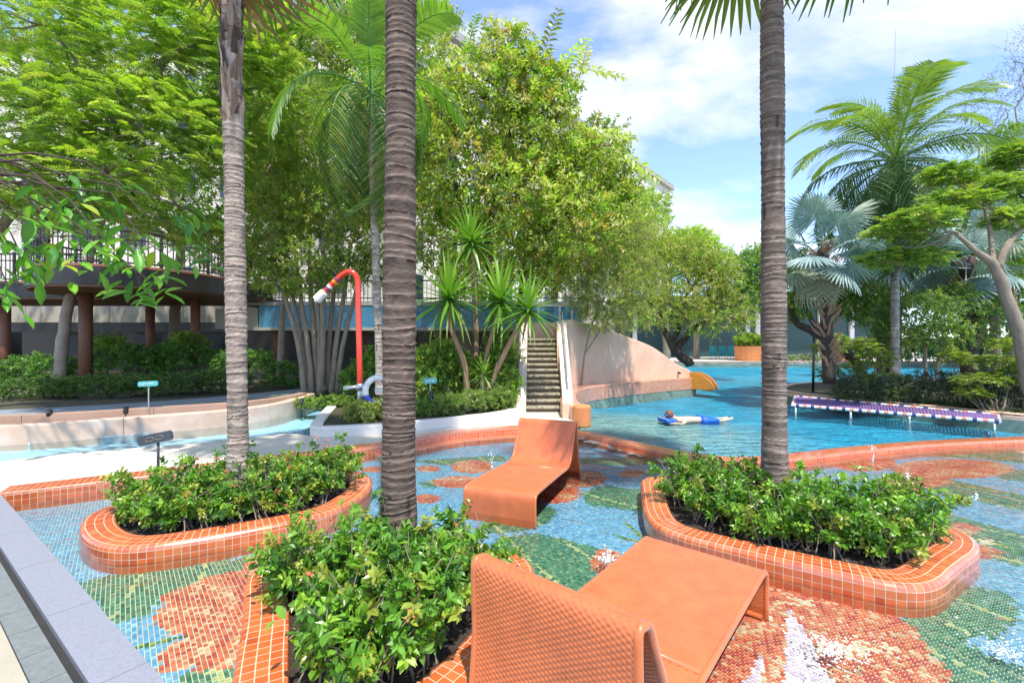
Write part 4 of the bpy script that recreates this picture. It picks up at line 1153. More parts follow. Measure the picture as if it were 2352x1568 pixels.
# ------------------------------------------------ palms in the planters
def ringed_trunk(acc, base, top, r0, r1, bulge=.04, sway=0.0, ring=.058, n=26, light=(.36, .29, .23), dark=(.15, .105, .08)):
    base, top = np.asarray(base, float), np.asarray(top, float); H = top[2] - base[2]
    zs, rr, cs = [], [], []; z = 0.0
    while z < H:
        h = ring * rng.uniform(.55, 1.5) * (1 + .35 * math.sin(z * 2.3 + base[0] * 5)); f = z / H; r = r0 + (r1 - r0) * f ** .7 + bulge * math.exp(-(z / .35) ** 2) + .004 * math.sin(z * 3.1 + 1)
        k = rng.uniform(.72, 1.25); vis = rng.uniform(.1, 1.0) ** .8
        for a, dr, cc_ in ((.0, .0045, 1.0), (.10, .0040, .8), (.20, -.001, .15), (.55, -.0015, .0), (.88, .0015, .12)):
            zs.append(z + h * a); rr.append(r + dr * rng.uniform(.5, 1.2)); cs.append(np.array(dark) * (1 - cc_ * vis) * k + np.array(light) * cc_ * vis * k ** .5)
        z += h
    zs = np.array(zs); m = len(zs); a = np.linspace(0, 2 * math.pi, n, endpoint=False)
    tilt = rng.normal(0, .013, m // 5 + 2)[np.arange(m) // 5]; ph = rng.uniform(0, 6.28, m // 5 + 2)[np.arange(m) // 5]
    Zg = base[2] + zs[:, None] + tilt[:, None] * np.cos(a[None, :] + ph[:, None])
    rad = np.array(rr)[:, None] * (1 + .02 * np.sin(a * 2 + 1)[None, :]) + rng.normal(0, .0022, (m, n))
    f = (zs / H)[:, None]; cx = base[0] + (top[0] - base[0]) * f + sway * np.sin(f * math.pi); cy = base[1] + (top[1] - base[1]) * f
    V = np.stack([cx + rad * np.cos(a), cy + rad * np.sin(a), Zg], 2).reshape(-1, 3)
    i = np.arange(m - 1)[:, None] * n; j = np.arange(n)[None, :]; k = (j + 1) % n
    C = np.repeat(np.array(cs)[:, None, :], n, 1) * (1 + rng.normal(0, .13, (m, n, 1)))
    # weathered pale and dark patches, a few dark splits
    pz, pa = rng.uniform(0, H, 26), rng.uniform(0, 6.28, 26)
    for z_, a_, w_ in zip(pz, pa, rng.choice([-.45, .35, -.3], 26)):
        C *= 1 + w_ * np.exp(-((zs[:, None] - z_) / rng.uniform(.06, .25)) ** 2 - (((a[None, :] - a_ + math.pi) % (2 * math.pi) - math.pi) / rng.uniform(.25, .7)) ** 2)[..., None]
    for _ in range(9):
        z_, j0 = rng.uniform(0, H), rng.integers(0, n); C[np.abs(zs - z_) < rng.uniform(.03, .10), j0] *= .25
    acc.add(V, np.stack([i + j, i + k, i + n + k, i + n + j], -1).reshape(-1, 4), np.clip(C.reshape(-1, 3), .01, .9))

def fan_frond(pet=.9, R_=.95, seg=34, span=250, droop=.25, colr=(.10, .22, .06), stiff=.6, pleat=.035, wob=.12):
    """fan leaf: petiole along +x from the origin, pleated blade with free tips"""
    acc = Acc(); c = np.array(colr)
    s = np.linspace(0, 1, 6); pts = np.c_[s * pet, np.zeros(6), -.12 * pet * s ** 2]
    acc.add(*tube(pts, np.linspace(.03, .014, 6), 5), c=c * 1.25)
    hub = pts[-1]
    for i in range(seg):
        a0 = RAD(-span / 2 + span * i / seg); a1 = RAD(-span / 2 + span * (i + 1) / seg); am = (a0 + a1) / 2
        Ri = R_ * (1 - .22 * (abs(am) / RAD(span / 2)) ** 2) * rng.uniform(.92, 1.06)
        V = []
        for f, wid in ((.03, 1.0), (.35, 1.0), (.62, 1.0), (.85, .45), (1.0, .06)):
            r = Ri * f; dz = -droop * R_ * f ** 2.3 * rng.uniform(.85, 1.15) - wob * R_ * (1 - math.cos(am)) * f
            for sg, pz in ((-1, 0), (0, pleat * R_ * min(f * 1.5, 1) * (1 if f < .7 else .5)), (1, 0)):
                aa = am + sg * (a1 - a0) / 2 * wid
                V.append([hub[0] + r * math.cos(aa), r * math.sin(aa), hub[2] + dz + pz])
        F = np.array([[q * 3 + w, q * 3 + w + 1, q * 3 + w + 4, q * 3 + w + 3] for q in range(4) for w in (0, 1)])
        acc.add(np.array(V), F, c=c * rng.uniform(.8, 1.2))
    V, F, C = acc.data(); return make_mesh('frond', V, F, C)

def feather_frond(L=2.4, pairs=46, leafL=.62, leafW=.045, arch=.45, pal=((.12, .25, .05), (.18, .30, .06)), hang=.5, vee=35, pet=.18):
    """pinnate palm leaf along +x"""
    acc = Acc(); s = np.linspace(0, 1, 14)
    sx = L * np.sin(s * 1.15) / math.sin(1.15); pts = np.c_[sx, np.zeros(14), L * (.22 * np.sin(s * math.pi * .75) - arch * s ** 2.2)]
    pal = np.array(pal); acc.add(*tube(pts, np.linspace(.03, .006, 14), 5), c=pal[0] * 1.5)
    T = np.gradient(pts, axis=0); T /= np.linalg.norm(T, axis=1)[:, None]
    for i in range(pairs):
        f = pet + (1 - pet) * (i + .5) / pairs
        p = np.array([np.interp(f, s, pts[:, q]) for q in range(3)]); t = np.array([np.interp(f, s, T[:, q]) for q in range(3)])
        prof = math.sin(math.pi * (.12 + .84 * (f - pet) / (1 - pet))) ** .6
        for sg in (-1, 1):
            l = leafL * prof * rng.uniform(.85, 1.12); fw = .35 + .55 * f; c = pal[rng.integers(0, len(pal))] * rng.uniform(.8, 1.2)
            d = t * fw + np.array([0, sg, 0]) * (1.0) + np.array([0, 0, math.tan(RAD(vee)) * .6 * rng.uniform(.6, 1.3)]); d /= np.linalg.norm(d)
            V = []; w = np.cross(d, np.array([0, 0, 1.0])); w /= np.linalg.norm(w) + 1e-9
            for q, wd in ((0, .5), (.35, 1.0), (.7, .8), (1.0, .08)):
                c0 = p + d * l * q + np.array([0, 0, -hang * l * q ** 2 * rng.uniform(.9, 1.1)])
                V += [c0 - w * leafW * wd / 2, c0 + w * leafW * wd / 2]
            acc.add(np.array(V), np.array([[0, 1, 3, 2], [2, 3, 5, 4], [4, 5, 7, 6]]), c=c)
    V, F, C = acc.data(); return make_mesh('frond', V, F, C)

def put_frond(me, root, mat, pos, az, pitch, roll=0.0, scale=1.0, name='frond'):
    o = obj(name, me, mat, root); o.location = tuple(np.asarray(pos, float) - origin_of(root))
    o.rotation_euler = Euler((roll, -pitch, az), 'XYZ'); o.scale = (scale,) * 3
    return o

FAN_G = [fan_frond(.75, .95, 34, 235, .42, c, .6) for c in ((.13, .23, .05), (.10, .20, .06), (.17, .25, .05))]
FAN_DRY = fan_frond(.7, .85, 26, 200, .75, (.34, .19, .09), .6, wob=.5)
def fan_palm(label, base, top, r0, r1, nf, boots=False, dry=(), extra=(), light=(.24, .18, .145), dark=(.085, .06, .047)):
    root = thing('fan_palm', label, 'palm', base, group='ringed palms in the planter islands')
    acc = Acc(); ringed_trunk(acc, base, top, r0, r1, bulge=.03, light=light, dark=dark); acc.part('trunk', M['palmtrunk'], root, smooth=True)
    top = np.asarray(top, float)
    ba = Acc()
    if boots:      # old leaf bases and fibre wrapped round the upper trunk
        zlo, zhi = boots
        for z in np.arange(zlo, zhi, .055):
            for q in range(3):
                a = rng.uniform(0, 6.28); f = (z - base[2]) / (top[2] - base[2]); c = np.array([base[0] + (top[0] - base[0]) * f, base[1] + (top[1] - base[1]) * f])
                dn = np.array([math.cos(a), math.sin(a)]); l = rng.uniform(.10, .34); w = rng.uniform(.02, .085)
                tn = np.array([-dn[1], dn[0]]); V = []
                lean = rng.normal(0, .10); cc_ = np.array([(.20, .13, .09), (.36, .27, .21), (.08, .055, .045), (.46, .36, .29)][rng.choice(4, p=[.35, .25, .25, .15])]) * rng.uniform(.8, 1.2)
                for s_, o_, ws in ((0, r1 + .004, 1.0), (.5, r1 + .020, .9), (1.0, r1 + rng.uniform(.025, .07), .25)):
                    for sg in (-1, 1):
                        p = c + dn * (o_ if sg else o_) + tn * (sg * w * ws / 2 + lean * s_ * l); V.append([p[0], p[1], z + l * s_])
                ba.add(np.array(V), np.array([[0, 1, 3, 2], [2, 3, 5, 4]]), c=cc_)
        ba.part('old_leaf_bases', M['fibre'], root)
        stuff(root.children[-1])
    cr = Acc(); cr.add(*lathe([(r1 * 1.05, -.25), (r1 * 1.2, .05), (r1 * .9, .4), (.03, .75)], top, 14)); cr.part('crown_shaft', M['bark_tan'], root, smooth=True)
    for i in range(nf):
        az = i * 2.399 + rng.uniform(-.2, .2); el = RAD(78 - 105 * (i / nf) ** .9)
        put_frond(FAN_G[i % 3], root, M['leaf'], top + np.array([0, 0, .25 - .3 * i / nf]), az, el, rng.normal(0, .2), rng.uniform(.9, 1.15))
    for (az, el, sc_) in extra: put_frond(FAN_G[0], root, M['leaf'], top, az, el, 0, sc_)
    for (az, el, sc_) in dry: put_frond(FAN_DRY, root, M['leaf'], top + np.array([0, 0, -.25]), az, el, 0, sc_)
    return root
fan_palm('grey ringed palm with shaggy old leaf bases in the planter by the charcoal sign', (-2.94, 5.0, -.06), (-3.05, 5.0, 7.0), .102, .092, 15, boots=(4.05, 7.0), dry=((RAD(165), RAD(-62), 1.0),), light=(.42, .35, .30), dark=(.27, .215, .18))  # trunk tones raised, the sunlight on this palm is put into the colour
fan_palm('dark brown ringed palm trunk in the planter with the black spotlight', (-.835, 3.40, -.06), (-.77, 3.40, 12.0), .128, .075, 13)  # default trunk tones are darkened to stand in for the crown's shade
fan_palm('tall ringed palm trunk in the hexagonal orange planter', (2.64, 4.66, -.06), (2.60, 4.66, 6.55), .120, .100, 14, light=(.29, .23, .195), dark=(.145, .11, .09), extra=((RAD(198), RAD(-40), .95), (RAD(-15), RAD(-35), 1.05)))

# ------------------------------------------------ shrubs in the planters
SHR = [(.11, .27, .024), (.16, .33, .028), (.055, .16, .018), (.23, .40, .038), (.13, .29, .035), (.11, .27, .024), (.30, .36, .05)]
LEAFP = make_mesh('leaf', LEAF6[0] * np.array([.062, .036, .062]), LEAF6[1], np.tile([.11, .27, .025], (7, 1)))
LEAFP2 = make_mesh('leaf', LEAF6[0] * np.array([.070, .040, .070]), LEAF6[1], np.tile([.17, .35, .033], (7, 1)))
LEAFP3 = make_mesh('leaf', LEAF6[0] * np.array([.058, .034, .058]), LEAF6[1], np.tile([.07, .19, .022], (7, 1)))
def shrub(label, group, x, y, z, r, h, nst=20, leafL=.058, flowers=2, cat='shrub', pal=SHR, single=0, flower_col=(.75, .25, .12), dens=8, lean=.0):
    root = thing('shrub', label, cat, (x, y, z), group=group)
    st = Acc(); A, D, Ls = [], [], []; tips = []
    for i in range(nst):
        a = rng.uniform(0, 2 * math.pi); q = rng.uniform(.15, 1) ** .6; hh = h * rng.uniform(.32, 1.05) * (1 - .30 * q ** 2)
        b = np.array([x + rng.normal(0, .11), y + rng.normal(0, .11), z]); e = np.array([x + r * q * math.cos(a), y + r * q * math.sin(a), z + hh])
        mid = (b + e) / 2 + np.array([0, 0, .06]) + rng.normal(0, .03, 3)
        st.add(*tube(catmull([b, mid, e], 3), np.linspace(.0055, .0022, 7), 4, cap=False))
        tips.append(e)
        for w in range(3):
            f = rng.uniform(.18, .95); p = b * (1 - f) ** 2 + mid * 2 * f * (1 - f) + e * f ** 2
            d = unit(np.array([math.cos(a + rng.normal(0, 1)), math.sin(a + rng.normal(0, 1)), rng.uniform(.2, 1.2)])); A.append(p); D.append(d); Ls.append(rng.uniform(.10, .2))
    st.part('stems', M['bark'], root)
    A, D, Ls = np.array(A), np.array(D), np.array(Ls)
    V, F, C, (a_, b_) = sprays(A, D, Ls, dens, leafL, leafL * .58, pal, False, .1, 62, LEAF6, cvar=.25)
    # foliage tones differ at random by spray and by leaf
    stuff(part('foliage', V, F, M['leaf_gloss'], root, C))
    o0 = origin_of(root)
    for i in range(single):      # outermost leaves, each its own piece
        e = tips[rng.integers(0, len(tips))] + rng.normal(0, .05, 3); me = (LEAFP, LEAFP2, LEAFP3)[rng.integers(0, 3)]
        o = obj('leaf', me, M['leaf_gloss'], root); o.location = tuple(e - o0); o.rotation_euler = (rng.normal(0, .5), rng.normal(.1, .5), rng.uniform(0, 6.28)); s_ = rng.uniform(.8, 1.3); o.scale = (s_, s_, s_)
    for i in range(flowers):
        e = tips[rng.integers(0, len(tips))] + np.array([0, 0, .02]); fa = Acc()
        for w in range(9):
            d = unit(rng.normal(0, 1, 3) + np.array([0, 0, .9])); V, F, C = place_leaves(e[None] + d * .012, d[None], unit(rng.normal(0, 1, (1, 3))), np.array([.022]), np.array([.016]), LEAF2, np.array([flower_col]) * rng.uniform(.8, 1.2))
            fa.add(V, F, C)
        fa.part('blossom', M['petal'], root)
    return root

def fill_planter(idx, label, group, n, rr, hh, nst, seed, leafL=.058, single=0, avoid=None, flowers=2, inset=.34):
    global rng
    o = OUT[idx]; inn = o + path_normals(o, True) * inset; keepr, pts = rng, []
    rng = np.random.default_rng(seed)
    lo, hi = inn.min(0), inn.max(0); tries = 0
    while len(pts) < n and tries < 6000:
        tries += 1; p = rng.uniform(lo, hi)
        if inside(inn, p[0], p[1]) and all(np.hypot(*(p - q)) > rr * .78 * (1 - tries / 9000) for q in pts) and (avoid is None or np.hypot(*(p - avoid)) > .2): pts.append(p)
    for p in pts:
        shrub(label, group, p[0], p[1], -.055, rr * rng.uniform(.9, 1.15), hh * rng.uniform(.85, 1.15), nst, leafL, flowers=int(rng.integers(0, flowers + 1)), single=single)
    rng = keepr
fill_planter(0, 'bushy green shrub with small coral blossoms in the planter beside the charcoal sign', 'shrubs in the long planter', 16, .35, .54, 26, 3, inset=.38, flowers=6, avoid=np.array([-2.94, 5.0]))
fill_planter(1, 'leafy green shrub growing round the dark palm trunk and black spotlight', 'shrubs in the spotlight planter', 13, .31, .60, 30, 5, leafL=.066, single=26, inset=.50, avoid=np.array([-.835, 3.4]), flowers=1)
fill_planter(2, 'leafy green shrub in the hexagonal planter, beside the wicker seat', 'shrubs in the hexagonal planter', 17, .34, .52, 28, 8, leafL=.064, single=10, inset=.42, avoid=np.array([2.64, 4.66]), flowers=1)

# ================================================================== TREES
LIME = [(.30, .46, .045), (.38, .52, .06), (.21, .37, .04), (.45, .54, .09)]
FRESH = [(.22, .38, .05), (.29, .43, .06), (.14, .28, .04), (.38, .46, .075)]
DEEP = [(.09, .24, .04), (.13, .30, .045), (.07, .18, .03), (.18, .33, .05)]
OLIVE = [(.33, .39, .08), (.42, .45, .11), (.25, .33, .07), (.50, .49, .18)]
AUTUMN = LIME + [(.48, .38, .09)]

def P3(*a): return PT(*a)
# feathery tree at the left: wide layered crown reaching in from outside the frame
tree('feathery_tree', 'feathery pale green tree arching over the canal and the terrace', 'tree', (-12.6, 10.2, .1),
     [[((-12.6, 10.2, .05), .22), ((-12.4, 10.2, 2.2), .18), ((-12.0, 10.0, 4.6), .14)], [((-12.4, 10.2, 2.6), .12), ((-11.0, 10.6, 5.2), .09), ((-9.6, 11.0, 7.2), .05)]],
     [blob(120, 60, 10, 250, 150), blob(380, 120, 10.5, 220, 140), blob(90, 260, 9.5, 230, 110), blob(330, 300, 10, 210, 110), blob(520, 60, 11, 150, 130), blob(240, 400, 9.5, 170, 70), blob(480, 330, 11.5, 120, 110), blob(20, 400, 9, 120, 90), blob(600, 200, 12, 90, 140), blob(330, 500, 10.5, 150, 45), blob(470, 540, 11.5, 80, 50), blob(130, 470, 9.5, 130, 50)],
     3100, 15, .52, .105, .034, LIME + FRESH[:2], 'bark', planar=True, droop=.22, ang=72, tmpl=STRIP, rmin=.2, flat=.65, limb_r=.07, out=.7)
# darker trees behind
tree('shade_tree', 'dark green broadleaf tree standing behind the raised terrace', 'tree', (-15.0, 20.5, .1),
     [[((-15.0, 20.5, .05), .26), ((-14.8, 20.4, 3.0), .2), ((-14.4, 20.2, 6.0), .14)]],
     [blob(90, 420, 17, 170, 110), blob(260, 300, 18, 190, 150), blob(420, 440, 17, 170, 120), blob(110, 180, 19, 200, 150), blob(330, 90, 19, 220, 150), blob(560, 420, 18, 130, 140), blob(240, 480, 16.5, 160, 70)],
     2400, 7, .55, .16, .085, DEEP + FRESH + LIME[:1], 'bark', rmin=.35, limb_r=.08)
tree('pale_trunk_tree', 'leaning pale trunked tree under the raised terrace', 'tree', (-13.4, 15.0, .1),
     [[(PT(135, 880, 15.6), .19), (PT(145, 780, 15.6), .17), (PT(160, 690, 15.6), .15), (PT(215, 560, 16), .11), (PT(260, 420, 16.5), .08)]],
     [blob(300, 420, 16.5, 110, 70), blob(210, 470, 15.5, 90, 50)], 350, 7, .5, .13, .07, DEEP, 'bark_pale')
# big leaved branch hanging in from the left
BL = []
for l_, w_, cc_ in ((.42, .21, (.10, .29, .03)), (.36, .19, (.16, .36, .035)), (.40, .19, (.06, .19, .03)), (.34, .22, (.30, .38, .035))):
    t_ = np.array([[0, 0, 0], [.15, .22, .05], [.4, .46, .08], [.7, .42, .05], [.92, .16, -.04], [1, 0, -.10], [.92, -.16, -.04], [.7, -.42, .05], [.4, -.46, .08], [.15, -.22, .05], [.3, 0, -.02], [.65, 0, -.03]])
    f_ = [[0, 10, 1], [1, 10, 2], [2, 10, 11], [2, 11, 3], [3, 11, 4], [4, 11, 5], [5, 11, 6], [6, 11, 7], [7, 11, 8], [8, 11, 10], [8, 10, 9], [9, 10, 0]]
    cv = np.tile(cc_, (12, 1)); cv[[0, 10, 11, 5]] *= 1.25
    BL.append(make_mesh('leaf', t_ * np.array([l_, w_, l_]), np.array(f_), cv, smooth=True))
bt = thing('breadfruit_tree', 'large leaved tree branch hanging in front of the raised terrace', 'tree', (-8.9, 6.3, 0.0))
ta = Acc(); ta.add(*tube(catmull([(-8.9, 6.3, 0), (-8.8, 6.3, 1.6), (-8.5, 6.3, 3.2), (-8.2, 6.3, 4.4)], 5), np.linspace(.14, .07, 16), 10))
tips_ = [(60, 610, 6.2, 12), (275, 585, 6.3, 15), (150, 490, 6.6, 9), (60, 520, 6.0, 5), (430, 535, 7.0, 6), (330, 640, 6.4, 11), (20, 660, 6.0, 6), (230, 520, 6.8, 5), (480, 500, 7.2, 5), (110, 560, 6.3, 8), (20, 560, 5.9, 6), (300, 560, 6.8, 6), (400, 600, 6.9, 4), (360, 660, 6.6, 5), (110, 430, 6.6, 6), (210, 455, 6.8, 5)]
o0 = origin_of(bt)
for (px, py, t, n_) in tips_:
    e = PT(px, py, t); limb(ta, (-8.4, 6.3, 4.3), e, .022, .007, wig=.3, n=8, sag=-.10)
    for i in range(int(n_ * 1.7)):
        p = e + rng.normal(0, 1, 3) * np.array([.26, .22, .17]); az = rng.uniform(0, 6.28); o = obj('leaf', BL[rng.choice(4, p=[.36, .28, .28, .08])], M['leaf_gloss'], bt)
        o.location = tuple(p - o0); o.rotation_euler = Euler((rng.normal(0, .35), rng.uniform(.1, 1.15), az), 'XYZ'); s_ = rng.uniform(.5, .9); o.scale = (s_, s_ * .75, s_)
ta.part('trunk', M['bark_dark'], bt, smooth=True)

# multi stemmed tree beside the red shower pipe
bs = PT(738, 905, 13.6); stems = []
for i, (px, pyt, r) in enumerate([(655, 600, .075), (690, 560, .08), (715, 520, .085), (742, 500, .09), (765, 540, .08), (790, 560, .08), (815, 590, .07), (672, 620, .06), (730, 640, .06)]):
    t = 13.6 + rng.uniform(-.4, .5); b = bs + np.array([(px - 738) / FPX * 5.5, (t - 13.6) * .5, 0])
    stems.append([(b, r * 1.15), (PT(738 + (px - 738) * .62, 800, 13.6 * .5 + t * .5), r), (PT(px, 680, t), r * .8), (PT(px + (px - 738) * .3, pyt, t), r * .55)])
tree('clump_tree', 'many stemmed grey tree clump next to the red shower pipe', 'tree', bs,
     stems, [blob(640, 500, 13.5, 110, 80), blob(760, 470, 13.5, 120, 80), blob(620, 380, 14, 90, 90), blob(720, 330, 14.5, 110, 90), blob(840, 540, 13.5, 80, 70), blob(600, 580, 13, 70, 50), blob(700, 590, 13, 90, 40), blob(780, 620, 13.3, 70, 45), blob(660, 230, 15, 90, 90), blob(640, 640, 13.2, 60, 40), blob(850, 610, 13.4, 50, 50), blob(720, 650, 13.0, 60, 25)],
     3000, 7, .44, .115, .058, FRESH + OLIVE + LIME, 'bark', rmin=.3, limb_r=.05)
tree('pale_flowering_tree', 'pale yellow green drooping tree behind the ringed palm with old leaf bases', 'tree', PT(640, 880, 16.0),
     [[(PT(640, 880, 16.0), .12), (PT(650, 700, 16), .09), (PT(660, 560, 16), .06)]], [blob(690, 470, 15.5, 100, 90), blob(620, 400, 15.5, 60, 70), blob(740, 420, 15.8, 60, 90), blob(650, 320, 16, 70, 60)],
     900, 9, .5, .085, .04, OLIVE + [(.40, .38, .18)], 'bark', droop=.45)

# slender feather palm
FE = [feather_frond(2.5, 46, .66, .050, a, p, h) for a, p, h in ((.35, ((.14, .28, .05), (.20, .33, .06)), .45), (.6, ((.11, .24, .05), (.16, .28, .05)), .6), (.85, ((.09, .20, .05), (.24, .30, .07)), .8))]
def feather_palm(name, label, base, top, r0, r1, nf, sc_=1.0, up=80, rng_el=140, light=(.50, .44, .38), dark=(.30, .25, .21), fr=None, seed=1, mat='leaf'):
    global rng
    kp = rng; rng = np.random.default_rng(seed); fr = fr or FE
    root = thing(name, label, 'palm', base); acc = Acc(); ringed_trunk(acc, base, top, r0, r1, bulge=.02, ring=.11, n=16, light=light, dark=dark); acc.part('trunk', M['palmtrunk'], root, smooth=True)
    cs = Acc(); top = np.asarray(top, float); cs.add(*lathe([(r1, -.05), (r1 * 1.35, .1), (r1 * 1.2, .7), (r1 * .5, 1.1)], top, 12), c=(.16, .26, .08)); cs.part('crown_shaft', M['fibre'], root, smooth=True)
    for i in range(nf):
        az = i * 2.399 + rng.uniform(-.25, .25); f = i / nf; el = RAD(up - rng_el * f ** .8)
        put_frond(fr[min(int(f * 3), 2)], root, M[mat], top + np.array([0, 0, .95 - .25 * f]), az, el, rng.normal(0, .25), sc_ * rng.uniform(.85, 1.1))
    rng = kp; return root
feather_palm('slender_palm', 'slender feather palm with pale ringed trunk beside the life ring', PT(874, 905, 11.5), PT(852, 285, 11.5), .10, .085, 22, 1.0, rng_el=150, seed=4)

# big broadleaf tree behind the dracaena
TT = 14.5
tb = PT(1150, 880, TT)
tree('almond_tree', 'tall yellow green broadleaf tree behind the spiky dracaenas', 'tree', tb,
     [[(tb, .13), (PT(1135, 700, TT), .11), (PT(1120, 560, TT), .09), (PT(1150, 380, TT), .06)], [(PT(1180, 880, TT + .3), .10), (PT(1200, 640, TT + .3), .08), (PT(1240, 560, TT), .06), (PT(1290, 420, TT), .04)], [(PT(1130, 600, TT), .08), (PT(1060, 480, TT), .06), (PT(1030, 330, TT), .04)]],
     [blob(1120, 230, TT, 110, 110), blob(1230, 300, TT, 110, 110), blob(1060, 400, TT, 110, 120), blob(1200, 450, TT - .6, 130, 110), blob(1330, 400, TT, 90, 90), blob(1310, 520, TT - .8, 120, 90), blob(1400, 470, TT + .5, 70, 60), blob(1240, 610, TT - .4, 90, 60), blob(1040, 560, TT, 90, 80), blob(1150, 120, TT + .4, 70, 60), blob(1010, 250, TT + .5, 60, 90), blob(1280, 210, TT, 50, 60), blob(1380, 330, TT + 1, 60, 60), blob(1430, 420, TT + 1, 45, 50), blob(1200, 180, TT, 70, 70)],
     2900, 6, .60, .20, .088, AUTUMN + OLIVE + LIME[1:] + [(.55, .55, .22)], 'bark_dark', rmin=.45, limb_r=.06, cvar=.3,
     outline=[(PT(1230, 180, TT), PT(1285, 5, TT), 13, 1.75), (PT(1250, 190, TT), PT(1350, 75, TT), 12, 1.75), (PT(1290, 150, TT), PT(1440, 165, TT), 14, 1.75), (PT(1100, 100, TT), PT(1205, 40, TT), 12, 1.75), (PT(1340, 300, TT), PT(1460, 305, TT), 10, 1.75), (PT(1400, 330, TT), PT(1515, 405, TT), 12, 1.75), (PT(1080, 90, TT), PT(1095, 30, TT), 7, 1.3), (PT(1380, 380, TT), PT(1450, 300, TT), 9, 1.6), (PT(1330, 180, TT), PT(1350, 100, TT), 8, 1.5), (PT(1150, 110, TT), PT(1210, 60, TT), 9, 1.5)])

# trees round the slide
tree('fine_leaf_tree', 'small fine leaved tree growing out of the slide kerb', 'tree', PT(1335, 884, 14.6),
     [[(PT(1335, 884, 14.7), .035), (PT(1342, 820, 14.6), .03), (PT(1358, 750, 14.5), .025), (PT(1385, 690, 14.4), .018)], [(PT(1342, 815, 14.6), .02), (PT(1378, 760, 14.5), .016), (PT(1410, 720, 14.4), .012)]],
     [blob(1400, 660, 14.3, 80, 55), blob(1445, 720, 14.3, 70, 45), blob(1335, 630, 14.5, 55, 45), blob(1390, 570, 14.5, 75, 55), blob(1475, 640, 14.6, 55, 60), blob(1375, 735, 14.2, 50, 30), blob(1340, 690, 14.3, 45, 35), blob(1450, 540, 14.8, 50, 50)],
     2500, 9, .32, .07, .026, OLIVE + LIME[:2] + [(.42, .38, .20)], 'bark', limb_r=.02, rmin=.2, twig_r=.004)
t2 = 25.0
tree('spreading_tree', 'spreading pale green tree with dark branches beyond the slide mouth', 'tree', PT(1575, 842, 26),
     [[(PT(1585, 838, t2), .26), (PT(1548, 800, t2), .22), (PT(1520, 740, t2), .16), (PT(1500, 680, t2), .1)], [(PT(1555, 800, t2), .2), (PT(1590, 760, t2), .15), (PT(1640, 720, t2), .1)], [(PT(1545, 795, t2), .16), (PT(1565, 730, t2), .12), (PT(1580, 670, t2), .08)]],
     [blob(1510, 600, t2, 80, 60), blob(1575, 590, t2, 70, 55), blob(1640, 610, t2, 50, 35), blob(1700, 735, t2 - 1, 40, 22), blob(1600, 660, t2, 80, 50), blob(1660, 700, t2, 60, 50), blob(1540, 700, t2 - 1, 80, 50), blob(1640, 640, t2, 60, 60), blob(1450, 560, t2 + 1, 80, 80), blob(1620, 740, t2 - 1, 55, 40), blob(1480, 700, t2 - 1, 60, 60)],
     2000, 8, .75, .16, .07, OLIVE + LIME[:2] + [(.52, .50, .24)], 'bark_dark', limb_r=.09, rmin=.3)
tree('lime_tree', 'bright lime green tree standing in front of the hotel block corner', 'tree', PT(1530, 830, 34),
     [[(PT(1530, 830, 34), .3), (PT(1530, 720, 34), .22), (PT(1540, 640, 34), .15)]],
     [blob(1540, 600, 34, 70, 60), blob(1470, 540, 34, 80, 70), blob(1590, 580, 35, 60, 50), blob(1420, 470, 33, 70, 60), blob(1490, 470, 36, 50, 40)],
     1500, 7, .8, .22, .11, LIME, 'bark', limb_r=.1)
tree('feathery_far_tree', 'feathery bright green tree showing above the spreading tree', 'tree', PT(1600, 832, 44),
     [[(PT(1600, 832, 44), .3), (PT(1600, 650, 44), .2)]], [blob(1590, 560, 44, 60, 40), blob(1640, 590, 44, 40, 30)], 520, 12, 1.3, .30, .07, LIME, 'bark', planar=True, ang=70, tmpl=STRIP, flat=.5)
tree('round_tree', 'rounded mid green tree before the dark pavilion', 'tree', PT(1700, 826, 40),
     [[(PT(1700, 826, 41), .25), (PT(1700, 740, 41), .2), (PT(1705, 680, 41), .14)]], [blob(1690, 640, 41, 60, 60), blob(1740, 620, 41, 50, 60), blob(1720, 690, 41, 65, 35), blob(1790, 650, 42, 50, 50)],
     1500, 7, .9, .24, .13, FRESH + DEEP[:2], 'bark', limb_r=.1)

